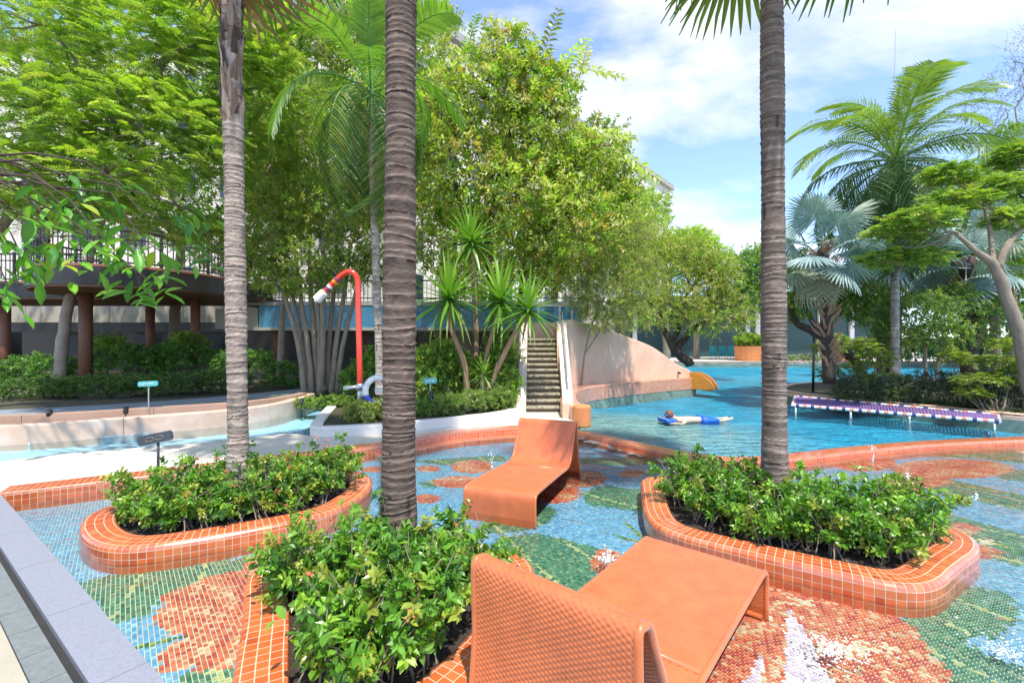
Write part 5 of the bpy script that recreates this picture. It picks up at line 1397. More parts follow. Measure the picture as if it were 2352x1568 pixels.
# ------------------------------------------------ island on the right
feather_palm('island_feather_palm', 'tall grey feather palm with a big arching crown on the island', PT(2056, 870, 15), PT(2056, 430, 15), .13, .10, 52, 1.08, up=72, rng_el=155, light=(.40, .36, .33), dark=(.27, .24, .22), seed=9,
             fr=[feather_frond(2.6, 40, .80, .042, a, p, h + .15) for a, p, h in ((.4, ((.24, .34, .05), (.17, .27, .08)), .4), (.6, ((.10, .19, .07), (.15, .23, .09)), .55), (.8, ((.08, .16, .07), (.13, .20, .08)), .75))])
SILV = [fan_frond(1.35, 1.35, 40, 285, .22, c, wob=.2, pleat=.03) for c in ((.30, .42, .42), (.24, .36, .36), (.36, .43, .32))] + [fan_frond(1.2, 1.25, 34, 250, .55, (.33, .34, .22), wob=.4)]
def silver_palm(label, base, top, r, nf, seed, sc_=1.0, els=(75, 150), az_off=0.0):
    global rng
    kp = rng; rng = np.random.default_rng(seed)
    root = thing('silver_fan_palm', label, 'palm', base, group='silver fan palms on the island'); acc = Acc(); acc.add(*tube(catmull([base, (np.array(base) + top) / 2, top], 5), np.linspace(r * 1.15, r, 11), 12)); acc.part('trunk', M['bark_dark'], root, smooth=True)
    ba = Acc(); b0, t0 = np.asarray(base, float), np.asarray(top, float)
    for i in range(70):
        f = rng.uniform(.1, 1); p = b0 + (t0 - b0) * f; a = rng.uniform(0, 6.28); d = np.array([math.cos(a), math.sin(a), .9]); q = p + d * np.array([r, r, .0])
        ba.add(*tube([q, q + d * .16, q + d * .26 + np.array([0, 0, .05])], [.05, .035, .012], 5))
    stuff(ba.part('old_leaf_bases', M['bark_tan'], root))
    for i in range(nf):
        f = i / nf; az = i * 2.399 + rng.uniform(-.2, .2) + az_off
        put_frond(SILV[3 if f > .8 else i % 3], root, M['leaf_silver'], t0 + np.array([0, 0, .3 - .4 * f]), az, RAD(els[0] - els[1] * f ** .85), rng.normal(0, .3), sc_ * rng.uniform(.85, 1.1))
    rng = kp; return root
silver_palm('silver blue fan palm with dark shaggy trunk next to the tall feather palm', PT(2035, 860, 18.5), PT(2032, 545, 18.5), .26, 16, 21, 1.0, az_off=.4)
silver_palm('silver blue fan palm with short dark trunk behind the forked grey tree', PT(2228, 860, 17), PT(2222, 590, 17), .24, 15, 33, .85)
silver_palm('silver blue fan palm spreading beside the ringed palm trunk', PT(1905, 880, 13.9), PT(1890, 570, 13.9), .15, 16, 41, .66, az_off=1.1)
t3 = 10.8
tree('forked_tree', 'forked grey trunk tree with layered bright leaves at the island edge', 'tree', PT(2372, 965, t3),
     [[(PT(2375, 965, t3), .17), (PT(2350, 800, t3), .15), (PT(2310, 680, t3), .12), (PT(2283, 610, t3), .10), (PT(2240, 575, t3), .06), (PT(2195, 535, t3), .035)], [(PT(2290, 615, t3), .09), (PT(2320, 555, t3), .07), (PT(2365, 505, t3 + .4), .05)], [(PT(2283, 612, t3), .06), (PT(2275, 540, t3 + .2), .05), (PT(2260, 470, t3 + .3), .03)]],
     [blob(2120, 500, t3, 90, 22), blob(2060, 530, t3 + .4, 70, 20), blob(2200, 460, t3 + .4, 80, 25), blob(2290, 430, t3 + .6, 70, 30), blob(2320, 500, t3 + .2, 50, 25), blob(2180, 400, t3 + .8, 60, 25), blob(2330, 360, t3 + .8, 50, 30), blob(2030, 590, t3 + .6, 50, 22), blob(2120, 590, t3 + .5, 60, 18)],
     1300, 6, .32, .115, .055, FRESH + LIME[:1], 'bark', rmin=.2, flat=.7, limb_r=.03, planar=True, ang=58, tmpl=LEAF6)
tree('twiggy_tree', 'sparse twiggy tree with tiny leaves against the sky', 'tree', PT(2330, 880, 21),
     [[(PT(2330, 880, 21), .16), (PT(2325, 600, 21), .1), (PT(2310, 350, 21), .06)]], [blob(2310, 250, 21, 70, 110), blob(2260, 330, 21, 60, 60), blob(2350, 160, 21, 50, 90), blob(2230, 260, 21, 40, 60)], 420, 5, 1.1, .06, .035, [(.10, .13, .09), (.13, .16, .12)], 'bark', limb_r=.03, rmin=.1)
tree('leaning_tree', 'dark leaning trunk tree reaching over the water from the island', 'tree', PT(1985, 868, 16.5),
     [[(PT(1985, 868, 16.5), .16), (PT(1955, 820, 16.5), .17), (PT(1890, 775, 16.8), .15), (PT(1825, 735, 17), .12), (PT(1822, 680, 17), .1), (PT(1850, 640, 17), .07)], [(PT(1890, 775, 16.8), .1), (PT(1850, 700, 17), .07), (PT(1880, 640, 17.2), .05)]],
     [blob(1850, 620, 17, 60, 45), blob(1920, 650, 17.3, 70, 40), blob(1830, 700, 17, 40, 40), blob(1960, 700, 17.6, 60, 40)], 900, 7, .42, .11, .06, FRESH + OLIVE[:1], 'bark_dark', limb_r=.05)
tree('small_leaf_tree', 'small leaved green tree with slim crooked stems behind the dark bushes', 'tree', PT(2130, 880, 17.5),
     [[(PT(2130, 890, 16.5), .06), (PT(2125, 800, 16.5), .055), (PT(2150, 740, 16.5), .04)], [(PT(2150, 890, 16.7), .05), (PT(2160, 790, 16.7), .05), (PT(2190, 720, 16.7), .03)]],
     [blob(2010, 700, 16.5, 70, 55), blob(2110, 720, 16, 90, 50), blob(2200, 700, 16.5, 80, 50), blob(2060, 770, 15.8, 60, 35), blob(2170, 770, 15.8, 70, 35), blob(2270, 740, 17, 60, 60)], 2000, 7, .36, .085, .05, FRESH + DEEP, 'bark_pale', limb_r=.03)
tree('backdrop_tree', 'dense dark tree filling the back of the island', 'tree', PT(2260, 860, 24),
     [[(PT(2260, 860, 24), .3), (PT(2250, 700, 24), .2)]], [blob(2230, 640, 24, 120, 90), blob(2330, 620, 24, 80, 120), blob(2130, 650, 25, 90, 70), blob(2320, 760, 22, 60, 60), blob(2010, 680, 26, 80, 60)], 1700, 7, .6, .17, .09, DEEP + FRESH[:2], 'bark_dark', limb_r=.08)

# layered yellow green shrubs and dark round bushes on the island
def bush(label, blobs, n, k, L, lf, lw, pal, base, group=None, planar=False, flat=0.0, cat='bush', lmat='leaf', tmpl=LEAF2, name='bush', rmin=.25):
    root = thing(name, label, cat, base, group=group); br = Acc(); b0 = np.asarray(base, float)
    for c, r in blobs:
        for q in range(4): limb(br, b0 + rng.normal(0, .05, 3) * np.array([1, 1, 0]), c + rng.normal(0, .3, 3) * r, .022, .006, wig=.2, n=5, sides=5)
    P, d, C = shell_points(blobs, n, rmin, .25); D = unit(d * .7 + rng.normal(0, .45, d.shape)); D[:, 2] *= 1 - flat; D = unit(D)
    V, F, Cc, (A, B) = sprays(P - D * L * .4, D, L * rng.uniform(.7, 1.3, n), k, lf, lw, pal, planar, .15, 58, tmpl)
    twig_tubes(br, A, B, .004); br.part('stems', M['bark'], root); stuff(part('foliage', V, F, M[lmat], root, Cc)); return root
YG = [(.25, .34, .035), (.32, .40, .05), (.17, .28, .03)]
DARKB = [(.055, .11, .05), (.08, .14, .07), (.10, .15, .09), (.04, .08, .035)]
bush('rounded dark green bush behind the net platform, under the yellow green sprigs', [blob(1990, 900, 13.4, 70, 45), blob(2060, 905, 13, 60, 45)], 900, 7, .22, .055, .028, DARKB, PT(2020, 950, 13.2), 'dark bushes on the island')
bush('wide dark grey green bush behind the net platform beside the slim stems', [blob(2150, 900, 12.6, 80, 55), blob(2230, 905, 12, 70, 50)], 1000, 7, .22, .055, .028, DARKB, PT(2180, 965, 12.3), 'dark bushes on the island')
bush('dark bush at the island corner beside the salmon kerb', [blob(2300, 930, 11.3, 60, 55), blob(2350, 930, 11.5, 50, 60)], 750, 7, .22, .055, .028, DARKB, PT(2310, 985, 11.2), 'dark bushes on the island')
bush('bright yellow green layered shrub beside the black pole', [blob(1900, 800, 14.6, 45, 14), blob(1930, 850, 14.4, 55, 16), blob(1960, 880, 14.2, 45, 14), blob(1905, 860, 14.6, 30, 10)], 330, 6, .28, .085, .042, YG, PT(1950, 930, 14.3), 'yellow green shrubs', True, .7)
bush('bright yellow green layered shrub under the slim grey palm trunk', [blob(2010, 820, 14.2, 40, 30), blob(2020, 870, 13.6, 60, 16), blob(2060, 900, 13, 50, 14), blob(1985, 790, 14.4, 35, 16)], 380, 6, .28, .085, .042, YG, PT(2030, 950, 13.3), 'yellow green shrubs', True, .7)
bush('bright yellow green layered shrub hanging over the salmon island kerb', [blob(2290, 830, 11.4, 60, 16), blob(2260, 870, 11.3, 60, 16), blob(2330, 860, 11.2, 50, 18), blob(2320, 790, 11.6, 40, 14), blob(2240, 900, 11.3, 45, 12), blob(2190, 820, 12, 40, 14)], 620, 6, .26, .08, .04, YG, PT(2300, 975, 11.0), 'yellow green shrubs', True, .7)

# ------------------------------------------------ planting left of the slide
DR = []
for l_, dr, cc_ in ((.95, .10, (.15, .33, .04)), (1.0, .22, (.11, .27, .035)), (.95, .45, (.20, .30, .06)), (.88, .04, (.24, .42, .05))):
    s = np.linspace(0, 1, 6); V = []
    for q in s:
        w = .075 * (1 - q ** 2.2) * (.55 + .45 * min(1, q * 4)) + .003; z = -dr * l_ * q ** 2
        V += [[l_ * q, -w / 2, z + .012 * (1 - q)], [l_ * q, 0, z], [l_ * q, w / 2, z + .012 * (1 - q)]]
    F = np.array([[i * 3 + w, i * 3 + w + 1, i * 3 + w + 4, i * 3 + w + 3] for i in range(5) for w in (0, 1)])
    DR.append(make_mesh('leaf', np.array(V), F, np.tile(cc_, (18, 1))))
def dracaena(label, stem, n, sc_, low=.0):
    P = catmull([PT(*p) for p in stem], 6); root = thing('dracaena', label, 'dracaena', P[0], group='spiky dracaenas by the slide stairs')
    V, F = tube(P + rng.normal(0, .006, P.shape), np.linspace(.075, .05, len(P)), 9); part('stem', V, F, M['bark_tan'], root, smooth=True)
    e = P[-1]; o0 = origin_of(root)
    for i in range(n):
        f = (i + .5) / n; el = RAD(86 - 124 * f ** .72); az = i * 2.399
        o = obj('leaf', DR[3 if f < .2 else (0 if f < .5 else (1 if f < .85 else 2))], M['leaf_gloss'], root); o.location = tuple(e - o0 + np.array([0, 0, .10 - .14 * f])); o.rotation_euler = Euler((rng.normal(0, .2), -el, az + rng.normal(0, .12)), 'XYZ'); s_ = sc_ * rng.uniform(.85, 1.12); o.scale = (s_ * 1.15,) * 3
dracaena('spiky dracaena on a tan stem that bends away beside the ringed trunk', [(1075, 900, 11.4), (1062, 820, 11.3), (1036, 755, 11.2), (1031, 690, 11.2)], 84, 1.08)
dracaena('spiky dracaena on a leaning stem, its head above the blue panel end', [(1105, 905, 11.6), (1115, 830, 11.6), (1135, 750, 11.5), (1150, 695, 11.5)], 84, 1.08)
dracaena('spiky dark headed dracaena rising tallest of its group', [(1092, 900, 12.2), (1094, 780, 12.2), (1090, 640, 12.2), (1082, 560, 12.2)], 70, 1.0)
dracaena('spiky dracaena leaning over towards the stair parapet', [(1120, 905, 11.3), (1150, 830, 11.2), (1185, 760, 11.1), (1215, 715, 11.0)], 66, .95)
dracaena('low young dracaena at the foot of the bare stems', [(1110, 905, 11.0), (1110, 880, 11.0), (1112, 862, 11.0)], 34, .5)
GC = [(.20, .33, .05), (.28, .38, .08), (.14, .27, .04), (.33, .40, .14)]
bush('broad leaved green clump under the dracaenas', [blob(1010, 830, 12, 60, 50), blob(1060, 860, 12, 60, 40), blob(1150, 830, 12, 40, 60), blob(980, 880, 11.5, 40, 35), blob(1170, 890, 11.4, 30, 40)], 900, 7, .34, .13, .06, FRESH + GC[:2], PT(1060, 915, 11.8), name='garden_shrub')
bush('pale yellow green ground plants along the curved bed wall', [blob(970, 935, 9.9, 40, 16), blob(1030, 925, 10, 45, 18), blob(1090, 920, 10.4, 45, 20), blob(1150, 915, 10.7, 35, 22)], 700, 8, .20, .085, .026, GC, PT(1060, 945, 10.2), name='garden_shrub')
bush('pale variegated clump at the foot of the red shower pipe', [blob(830, 945, 9.2, 38, 20), blob(860, 935, 9.4, 30, 16)], 300, 8, .18, .085, .032, [(.38, .44, .12), (.30, .38, .08)], PT(835, 965, 9.2), name='garden_shrub')
bush('low bright hedge in front of the many stemmed tree', [blob(650, 922, 11.5, 40, 10), blob(710, 925, 11.4, 45, 11), blob(770, 922, 11.3, 45, 13)], 520, 7, .16, .06, .03, [(.20, .34, .04), (.26, .38, .05)], PT(710, 940, 11.4), name='garden_shrub')
bush('leafy dark green shrub behind the slender palm', [blob(880, 840, 13, 60, 45), blob(950, 850, 13, 50, 45), blob(820, 870, 13, 40, 30)], 800, 7, .3, .11, .055, DEEP + FRESH[:1], PT(890, 905, 13), name='garden_shrub')
# hedges of the left garden
bush('long clipped dark hedge along the blue grey path', [blob(60, 890, 13.0, 110, 22), blob(220, 885, 13.4, 110, 24), blob(370, 880, 13.8, 100, 24), blob(500, 872, 14.4, 80, 24)], 2600, 7, .16, .06, .032, [(.07, .17, .03), (.10, .22, .035), (.05, .12, .025), (.14, .26, .04)], PT(260, 915, 13.4), cat='hedge', name='hedge', rmin=.4)
bush('taller dark shrub mass behind the rust columns', [blob(300, 830, 16.5, 90, 40), blob(420, 825, 17, 90, 40), blob(90, 850, 16, 110, 35), blob(560, 840, 17, 80, 40), blob(660, 860, 16, 50, 30)], 1500, 7, .3, .11, .06, DEEP, PT(330, 880, 16.5), name='hedge', cat='hedge')
bush('young bright climbing shrub between two rust columns', [blob(430, 790, 17.5, 40, 30), blob(250, 790, 19, 40, 20)], 260, 6, .3, .13, .07, FRESH, PT(430, 870, 17.5), name='garden_shrub')
# bushes in the far planter boxes and along the far pool edge
for p, lab in zip(fp, ('clipped green bush growing in the orange planter box by the white fins', 'loose green bush growing in the orange planter box near the leaning trunk')):
    bush(lab, [(p + np.array([0, 0, .5]), np.array([1.3, 1.1, .6])), (p + np.array([.7, 0, .3]), np.array([.8, .8, .5]))], 420, 6, .35, .2, .11, FRESH, p, cat='bush')
bush('low silvery hedge along the far pool edge', [blob(1790, 822, 38.6, 40, 6), blob(1850, 822, 38.6, 40, 7)], 380, 6, .3, .16, .08, [(.22, .28, .16), (.28, .33, .2)], PT(1820, 828, 38.6), name='hedge', cat='hedge')
# backdrop trees between garden and hotel block
tree('tall_tree', 'tall bright green tree behind the slender palm, in front of the hotel block', 'tree', PT(930, 860, 19),
     [[(PT(930, 860, 19), .22), (PT(925, 600, 19), .17), (PT(920, 380, 19), .12)]],
     [blob(820, 90, 19, 130, 110), blob(960, 120, 19, 120, 120), blob(900, 280, 18.5, 120, 110), blob(780, 280, 19, 100, 100), blob(1020, 300, 19.5, 80, 110), blob(940, 420, 18.5, 90, 90), blob(720, 80, 19.5, 110, 120), blob(850, 480, 18.5, 80, 60), blob(1000, 480, 18.5, 80, 70)],
     2600, 7, .6, .19, .095, LIME + FRESH[1:] + OLIVE, 'bark', limb_r=.08, rmin=.3)
tree('middle_tree', 'dense green tree behind the dracaenas and the slide landing', 'tree', PT(1270, 850, 21),
     [[(PT(1270, 850, 21), .2), (PT(1275, 650, 21), .16), (PT(1290, 520, 21), .1)]],
     [blob(1280, 420, 21, 120, 90), blob(1380, 520, 21, 100, 80), blob(1180, 560, 21, 110, 90), blob(1300, 600, 20, 100, 70), blob(1090, 640, 20, 90, 60), blob(1420, 600, 22, 70, 70), blob(1210, 330, 22, 90, 80)],
     2300, 7, .6, .19, .095, FRESH[1:] + LIME + OLIVE[:2], 'bark', limb_r=.08, rmin=.3)
tree('filler_tree', 'dark green tree between the terrace and the many stemmed clump', 'tree', PT(560, 860, 19),
     [[(PT(560, 860, 19), .2), (PT(560, 640, 19), .14)]],
     [blob(560, 300, 18, 120, 120), blob(620, 130, 18.5, 110, 120), blob(500, 560, 18.5, 70, 60), blob(640, 470, 18.5, 80, 90), blob(560, 600, 18.5, 60, 40)],
     1700, 7, .55, .17, .085, FRESH + LIME + DEEP[:1], 'bark', limb_r=.08, rmin=.3)

# ================================================================== PROPS
# red shower pipe
rp = thing('shower_pipe', 'red curved shower pipe with striped arm and white nozzle in the garden bed', 'shower', PT(825, 925, 10.0))
t = 10.0; pb = PT(825, 888, t); 
pts = [PT(827, 885, t), PT(825, 800, t), PT(823, 700, t), PT(822, 655, t)]
arcp = [PT(820, 640, t), PT(813, 628, t), PT(800, 624, t), PT(788, 630, t)]
armp = [PT(780, 636, t), PT(760, 656, t), PT(745, 671, t)]
path = catmull(pts + arcp + armp, 6); V, F = tube(path, .062, 14); part('pipe', V, F, M['red_paint'], rp, smooth=True)
d_ = unit(PT(735, 681, t) - PT(780, 636, t))
for f, w, mname in ((.10, .05, 'purple_paint'), (.26, .05, 'amber_paint'), (.42, .05, 'red_paint'), (.56, .06, 'white_paint'), (.74, .05, 'purple_paint'), (.9, .05, 'amber_paint')):
    c = PT(780, 636, t) + (PT(745, 671, t) - PT(780, 636, t)) * f; V, F = tube([c, c + d_ * w], .068, 14); part('stripe', V, F, M[mname], rp, smooth=False)
e = PT(745, 671, t); V, F = tube([e - d_ * .02, e, e + d_ * .01, e + d_ * .23, e + d_ * .24], [.06, .085, .095, .10, .09], 14); part('nozzle', V, F, M['white_paint'], rp)
V, F = tube([PT(827, 930, t), PT(827, 884, t)], .055, 12); part('riser', V, F, M['steel'], rp, smooth=True)
V, F = tube([PT(790, 891, t), PT(832, 888, t)], .045, 12); part('valve_arm', V, F, M['steel'], rp, smooth=True)
V, F = lathe([(0, -.09), (.06, -.08), (.095, -.03), (.095, .03), (.06, .08), (0, .09)], PT(827, 888, t), 14); part('valve', V, F, M['steel'], rp, smooth=True)

# life ring on its post
lt = 9.4; lr = thing('life_ring', 'white life ring with blue bands on a white post by the bed wall', 'life ring', PT(884, 968, lt))
c = PT(866, 897, lt); R0, r0_ = .26, .062
for q in range(8):
    a = np.linspace(q * math.pi / 4, (q + 1) * math.pi / 4, 7) + .3; ring = c + np.stack([R0 * np.cos(a) * .75, R0 * np.cos(a) * .5, R0 * np.sin(a)], 1)
    V, F = tube(ring, r0_, 10); part('band' if q % 2 == 0 else 'ring_section', V, F, M['blue_paint'] if q % 4 == 0 else M['white_paint'], lr, smooth=True)
V, F = tube([PT(884, 970, lt), PT(882, 860, lt)], .03, 10); part('post', V, F, M['white_paint'], lr, smooth=True)
V, F = box(c + np.array([.08, .1, 0]), (.3, .02, .1)); part('bracket', V, F, M['white_paint'], lr)

# signs
sg = thing('charcoal_sign', 'charcoal sign board seen from behind on a slim post', 'sign', (-4.55, 5.95, 0))
c = PT(357, 1006, 5.92); w_, h_ = .225, .055; tl = RAD(12)
def signpoly(c, w, h, ch, tl, dx=(1, .0), th=.012):
    pts = [(-w + ch, -h), (w - ch, -h), (w, -h + ch), (w, h - ch), (w - ch, h), (-w + ch, h), (-w, h - ch), (-w, -h + ch)]
    n = len(pts); V = []
    for o in (-th, th):
        for a, b in pts:
            x = a * math.cos(tl) - b * math.sin(tl); z = a * math.sin(tl) + b * math.cos(tl); V.append(c + np.array([x * dx[0], x * dx[1] + o, z]))
    return np.array(V), [np.array([list(range(n))]), np.array([list(range(2 * n - 1, n - 1, -1))]), np.array([[i, (i + 1) % n, (i + 1) % n + n, i + n] for i in range(n)])]
V, F = signpoly(c, .222, .062, .022, tl); part('board', V, F, M['dark_sign'], sg)
for sx in (-1, 1):
    a = np.linspace(0, 2 * math.pi, 20); lp = np.array([c + np.array([math.cos(tl) * (sx * .062 + .052 * math.cos(q)) - math.sin(tl) * .02 * math.sin(q), -.016, math.sin(tl) * (sx * .062 + .052 * math.cos(q)) + .024 * math.sin(q)]) for q in a])
    V, F = tube(lp, .0035, 5); part('emblem_loop', V, F, M['beige_line'], sg)
V, F = tube([(c[0] + .02, c[1] + .02, 0), (c[0] + .02, c[1] + .02, c[2])], .016, 8); part('post', V, F, M['dark_sign'], sg, smooth=True)
def teal_sign(label, px, py, t, w, h, zb, tl, sqn):
    c = PT(px, py, t); r_ = thing('garden_sign', label, 'sign', (c[0], c[1], zb)); V, F = signpoly(c, w, h, h * .5, tl); part('board', V, F, M['teal'], r_)
    for i in range(sqn):    # hand-lettered white strokes
        x0 = -w * .7 + i * 1.4 * w / sqn; s = np.linspace(0, 1, 7); pts = [c + np.array([x0 + w * .16 * q + .01 * math.sin(q * 7 + i), -.016, math.tan(tl) * x0 + h * .45 * math.sin(q * 6.28 + i * 1.3)]) for q in s]
        V, F = tube(pts, h * .09, 5); part('lettering', V, F, M['white_paint'], r_)
    V, F = tube([(c[0], c[1] + .015, zb), (c[0], c[1] + .015, c[2])], .012, 6); part('post', V, F, M['steel'], r_)
teal_sign('small rounded teal sign with white script in the gravel strip', 340, 881, 9.3, .20, .052, .15, RAD(3), 6)
teal_sign('small teal sign with white strokes among the dracaena plants', 988, 874, 10.0, .145, .062, .16, RAD(2), 5)

# black spotlights
def spotlight(label, p, size=1.0, az=.6, el=.7):
    p = np.asarray(p, float); r_ = thing('spotlight', label, 'spotlight', p, group='black garden spotlights')
    d = np.array([math.cos(az) * math.cos(el), math.sin(az) * math.cos(el), math.sin(el)]); h = p + np.array([0, 0, .14 * size])
    V, F = tube([h - d * .07 * size, h - d * .06 * size, h + d * .07 * size, h + d * .09 * size], np.array([.03, .045, .05, .055]) * size, 14); part('lamp_head', V, F, M['black_metal'], r_, smooth=False)
    V, F = tube([p + np.array([0, 0, -.05]), h], .012 * size, 8); part('stake', V, F, M['black_metal'], r_)
spotlight('black spotlight half hidden in the planter shrubs by the dark trunk', (-.56, 2.72, .06), 1.0, 1.9, 1.1)
spotlight('black spotlight on the gravel by the brown pink wall', PT(113, 966, 8.6), 1.0, 2.4, .3)
spotlight('slim black spotlight on the gravel near the wall seam', PT(289, 958, 9.0), .9, 1.57, 1.5)
spotlight('black spotlight under the small teal sign with strokes', PT(990, 926, 9.9), 1.1, 1.2, 1.2)
spotlight('black spotlight in the low bright hedge', PT(692, 935, 11.0), .9, 1.2, 1.0)

# net platform over the water
npf = thing('net_platform', 'purple rope net platform with white and coral wrapped frame over the pool', 'net platform', (9.2, 11.7, -.1))
FL_, FR_, BR_, BL_ = np.array([7.55, 12.5, -.015]), np.array([10.45, 9.95, -.015]), np.array([11.25, 10.75, .0]), np.array([8.75, 14.35, .0])
ng = Acc()
for f in np.linspace(.04, .96, 22): ng.add(*tube([FL_ + (BL_ - FL_) * f, (FL_ + FR_) / 2 * (1 - f) + (BL_ + BR_) / 2 * f + np.array([0, 0, -.03]), FR_ + (BR_ - FR_) * f], .013, 5, cap=False))
for f in np.linspace(.01, .99, 64): ng.add(*tube([FL_ + (FR_ - FL_) * f, BL_ + (BR_ - BL_) * f], .013, 5, cap=False))
stuff(ng.part('net', M['rope_purple'], npf))
o0 = origin_of(npf); bm_ = {}
for k_ in ('rope_white', 'rope_coral', 'rope_navy'): bm_[k_] = make_mesh('wrap_band', *tube([(-.5, 0, 0), (.5, 0, 0)], 1.0, 10)); bm_[k_].materials.append(M[k_])
for A_, B_, n_, rr_ in ((FL_, FR_, 46, .040), (BL_, BR_, 36, .036), (FL_, BL_, 16, .036), (FR_, BR_, 10, .036)):
    d = (B_ - A_) / n_; L_ = np.linalg.norm(d)
    for i in range(n_):
        k_ = 'rope_white' if i % 2 == 0 else ('rope_navy' if i % 4 == 1 else 'rope_coral')
        o = bpy.data.objects.new('wrap_band', bm_[k_]); col.objects.link(o); o.parent = npf; o.location = tuple(A_ + d * (i + .5) - o0); g_ = rr_ * (1.0 if k_ == 'rope_white' else 1.08)
        o.scale = (L_ * (1.15 if k_ == 'rope_white' else .75), g_, g_); o.rotation_euler = (0, 0, math.atan2(d[1], d[0]))
for f in (.02, .33, .62, .98):
    p = FL_ + (FR_ - FL_) * f; V, F = tube([(p[0], p[1], -1.0), (p[0], p[1], -.03)], .03, 10); part('leg', V, F, M['steel'], npf, smooth=True)
for f in (.05, .6):
    p = BL_ + (BR_ - BL_) * f; V, F = tube([(p[0], p[1], -1.0), (p[0], p[1], -.03)], .03, 10); part('leg', V, F, M['steel'], npf, smooth=True)

# black post at the island tip, low black rail at its corner
bp_ = thing('black_post', 'slim black post at the tip of the island by the net', 'post', PT(1868, 905, 15.4)); V, F = tube([PT(1867, 912, 15.4), PT(1870, 772, 15.4)], .04, 8); part('shaft', V, F, M['black_metal'], bp_, smooth=True)
V, F = lathe([(.05, -.02), (.06, .0), (.05, .03), (0, .05)], PT(1870, 772, 15.4), 8); part('cap', V, F, M['black_metal'], bp_)
br_ = thing('bridge_rail', 'black metal rail partly hidden by shrubs at the island corner', 'railing', PT(2300, 965, 11.2))
V, F = tube([PT(2255, 935, 11.2), PT(2275, 880, 11.2), PT(2300, 868, 11.2), PT(2370, 872, 11.2)], .03, 8); part('rail', V, F, M['black_metal'], br_)
for px in (2300, 2345): V, F = tube([PT(px, 960, 11.2), PT(px, 869, 11.2)], .02, 6); part('post', V, F, M['black_metal'], br_)

# little water jets and bubbling springs in the mosaic pool
def drops(label, name, x, y, n, hgt, spread, size, group=None):
    r_ = thing(name, label, 'water jet', (x, y, Z_WAT), group=group); acc = Acc()
    bm = bmesh.new(); bmesh.ops.create_icosphere(bm, subdivisions=1, radius=1.0); bm.verts.index_update(); iv = np.array([v.co[:] for v in bm.verts]); jf = np.array([[v.index for v in f.verts] for f in bm.faces]); bm.free()
    for i in range(n):
        h = hgt * rng.uniform(0, 1) ** 1.2; s = size * rng.uniform(.4, 1.2); p = np.array([x + rng.normal(0, spread) * (.3 + h / max(hgt, .01)), y + rng.normal(0, spread) * (.3 + h / max(hgt, .01)), Z_WAT + h])
        sh_ = np.array([s * rng.uniform(.8, 2.6), s * .8, s * .35]) if spread > .05 else np.array([s, s, s * rng.uniform(.8, 2.2)])
        th_ = rng.uniform(0, 3.14); R_ = np.array([[math.cos(th_), math.sin(th_), 0], [-math.sin(th_), math.cos(th_), 0], [0, 0, 1]])
        acc.add((iv * sh_) @ R_ + p, jf)
    stuff(acc.part('spray', M['foam'], r_, smooth=True))
    return r_
for (px, py, h, lab) in ((2005, 1062, .26, 'thin twin water jet between the hexagonal planter and the divider kerb'), (2085, 1105, .10, 'low bubbling jet beyond the hexagonal planter end'), (2240, 1148, .08, 'small bubbling jet over the striped green mosaic'), (1130, 1075, .22, 'small water jet beside the far wicker lounger'), (940, 1085, .16, 'small water jet behind the dark palm trunk')):
    g = G(px, py, Z_WAT); drops(lab, 'water_jet', g[0], g[1], 34, h, .02, .009)
g = G(1395, 1290, Z_WAT); drops('white splash on the coral flower beside the wicker seat', 'water_jet', g[0], g[1], 60, .07, .045, .010)
g = G(1905, 1490, Z_WAT); drops('wide white bubbling spring over the lilac petals', 'bubbling_spring', g[0], g[1], 260, .02, .12, .007)
g = G(2310, 1500, Z_WAT); drops('white splashing spring over the dark green mosaic leaf', 'bubbling_spring', g[0], g[1], 200, .05, .11, .006)

# ------------------------------------------------ people
def skin_body(name, verts, edges, radii, mat, parent, sub=2):
    me = bpy.data.meshes.new(name); bm = bmesh.new(); lay = bm.verts.layers.skin.verify(); vs = []
    for i, (p, r) in enumerate(zip(verts, radii)):
        v = bm.verts.new(tuple(float(q) for q in p)); v[lay].radius = (r, r) if np.isscalar(r) else r; v[lay].use_root = (i == 0); vs.append(v)
    for a, b in edges: bm.edges.new((vs[a], vs[b]))
    bm.to_mesh(me); bm.free(); me.materials.append(mat)
    o = bpy.data.objects.new(name, me); col.objects.link(o); o.parent = parent
    md = o.modifiers.new('skin', 'SKIN'); md.use_smooth_shade = True
    ms_ = o.modifiers.new('sub', 'SUBSURF'); ms_.levels = sub; ms_.render_levels = sub
    return o
h0, f0 = np.array([3.46, 10.42]), np.array([5.22, 10.86]); ax = (f0 - h0) / np.linalg.norm(f0 - h0)
sw_ = thing('person', 'person in blue swim shorts floating face down with chin on a blue float', 'person', (h0[0], h0[1], Z_POOL - .035), rz=math.atan2(ax[1], ax[0]))
sw_.scale = (.94, .94, .94)
vb = [(.98, 0, .03), (.80, 0, .055), (.58, 0, .06), (.40, 0, .055), (.27, 0, .09), (.14, 0, .15), (.05, 0, .20),                 # pelvis..head
      (.40, .17, .03), (.24, .26, -.01), (.06, .20, .02), (.40, -.17, .03), (.25, -.27, .0), (.08, -.20, .03),                      # arms
      (1.04, .09, .01), (1.38, .11, .0), (1.68, .10, .03), (1.80, .10, .06), (1.04, -.09, .01), (1.38, -.12, -.01), (1.66, -.12, .05), (1.78, -.12, .08)]
eb = [(0, 1), (1, 2), (2, 3), (3, 4), (4, 5), (5, 6), (3, 7), (7, 8), (8, 9), (3, 10), (10, 11), (11, 12), (0, 13), (13, 14), (14, 15), (15, 16), (0, 17), (17, 18), (18, 19), (19, 20)]
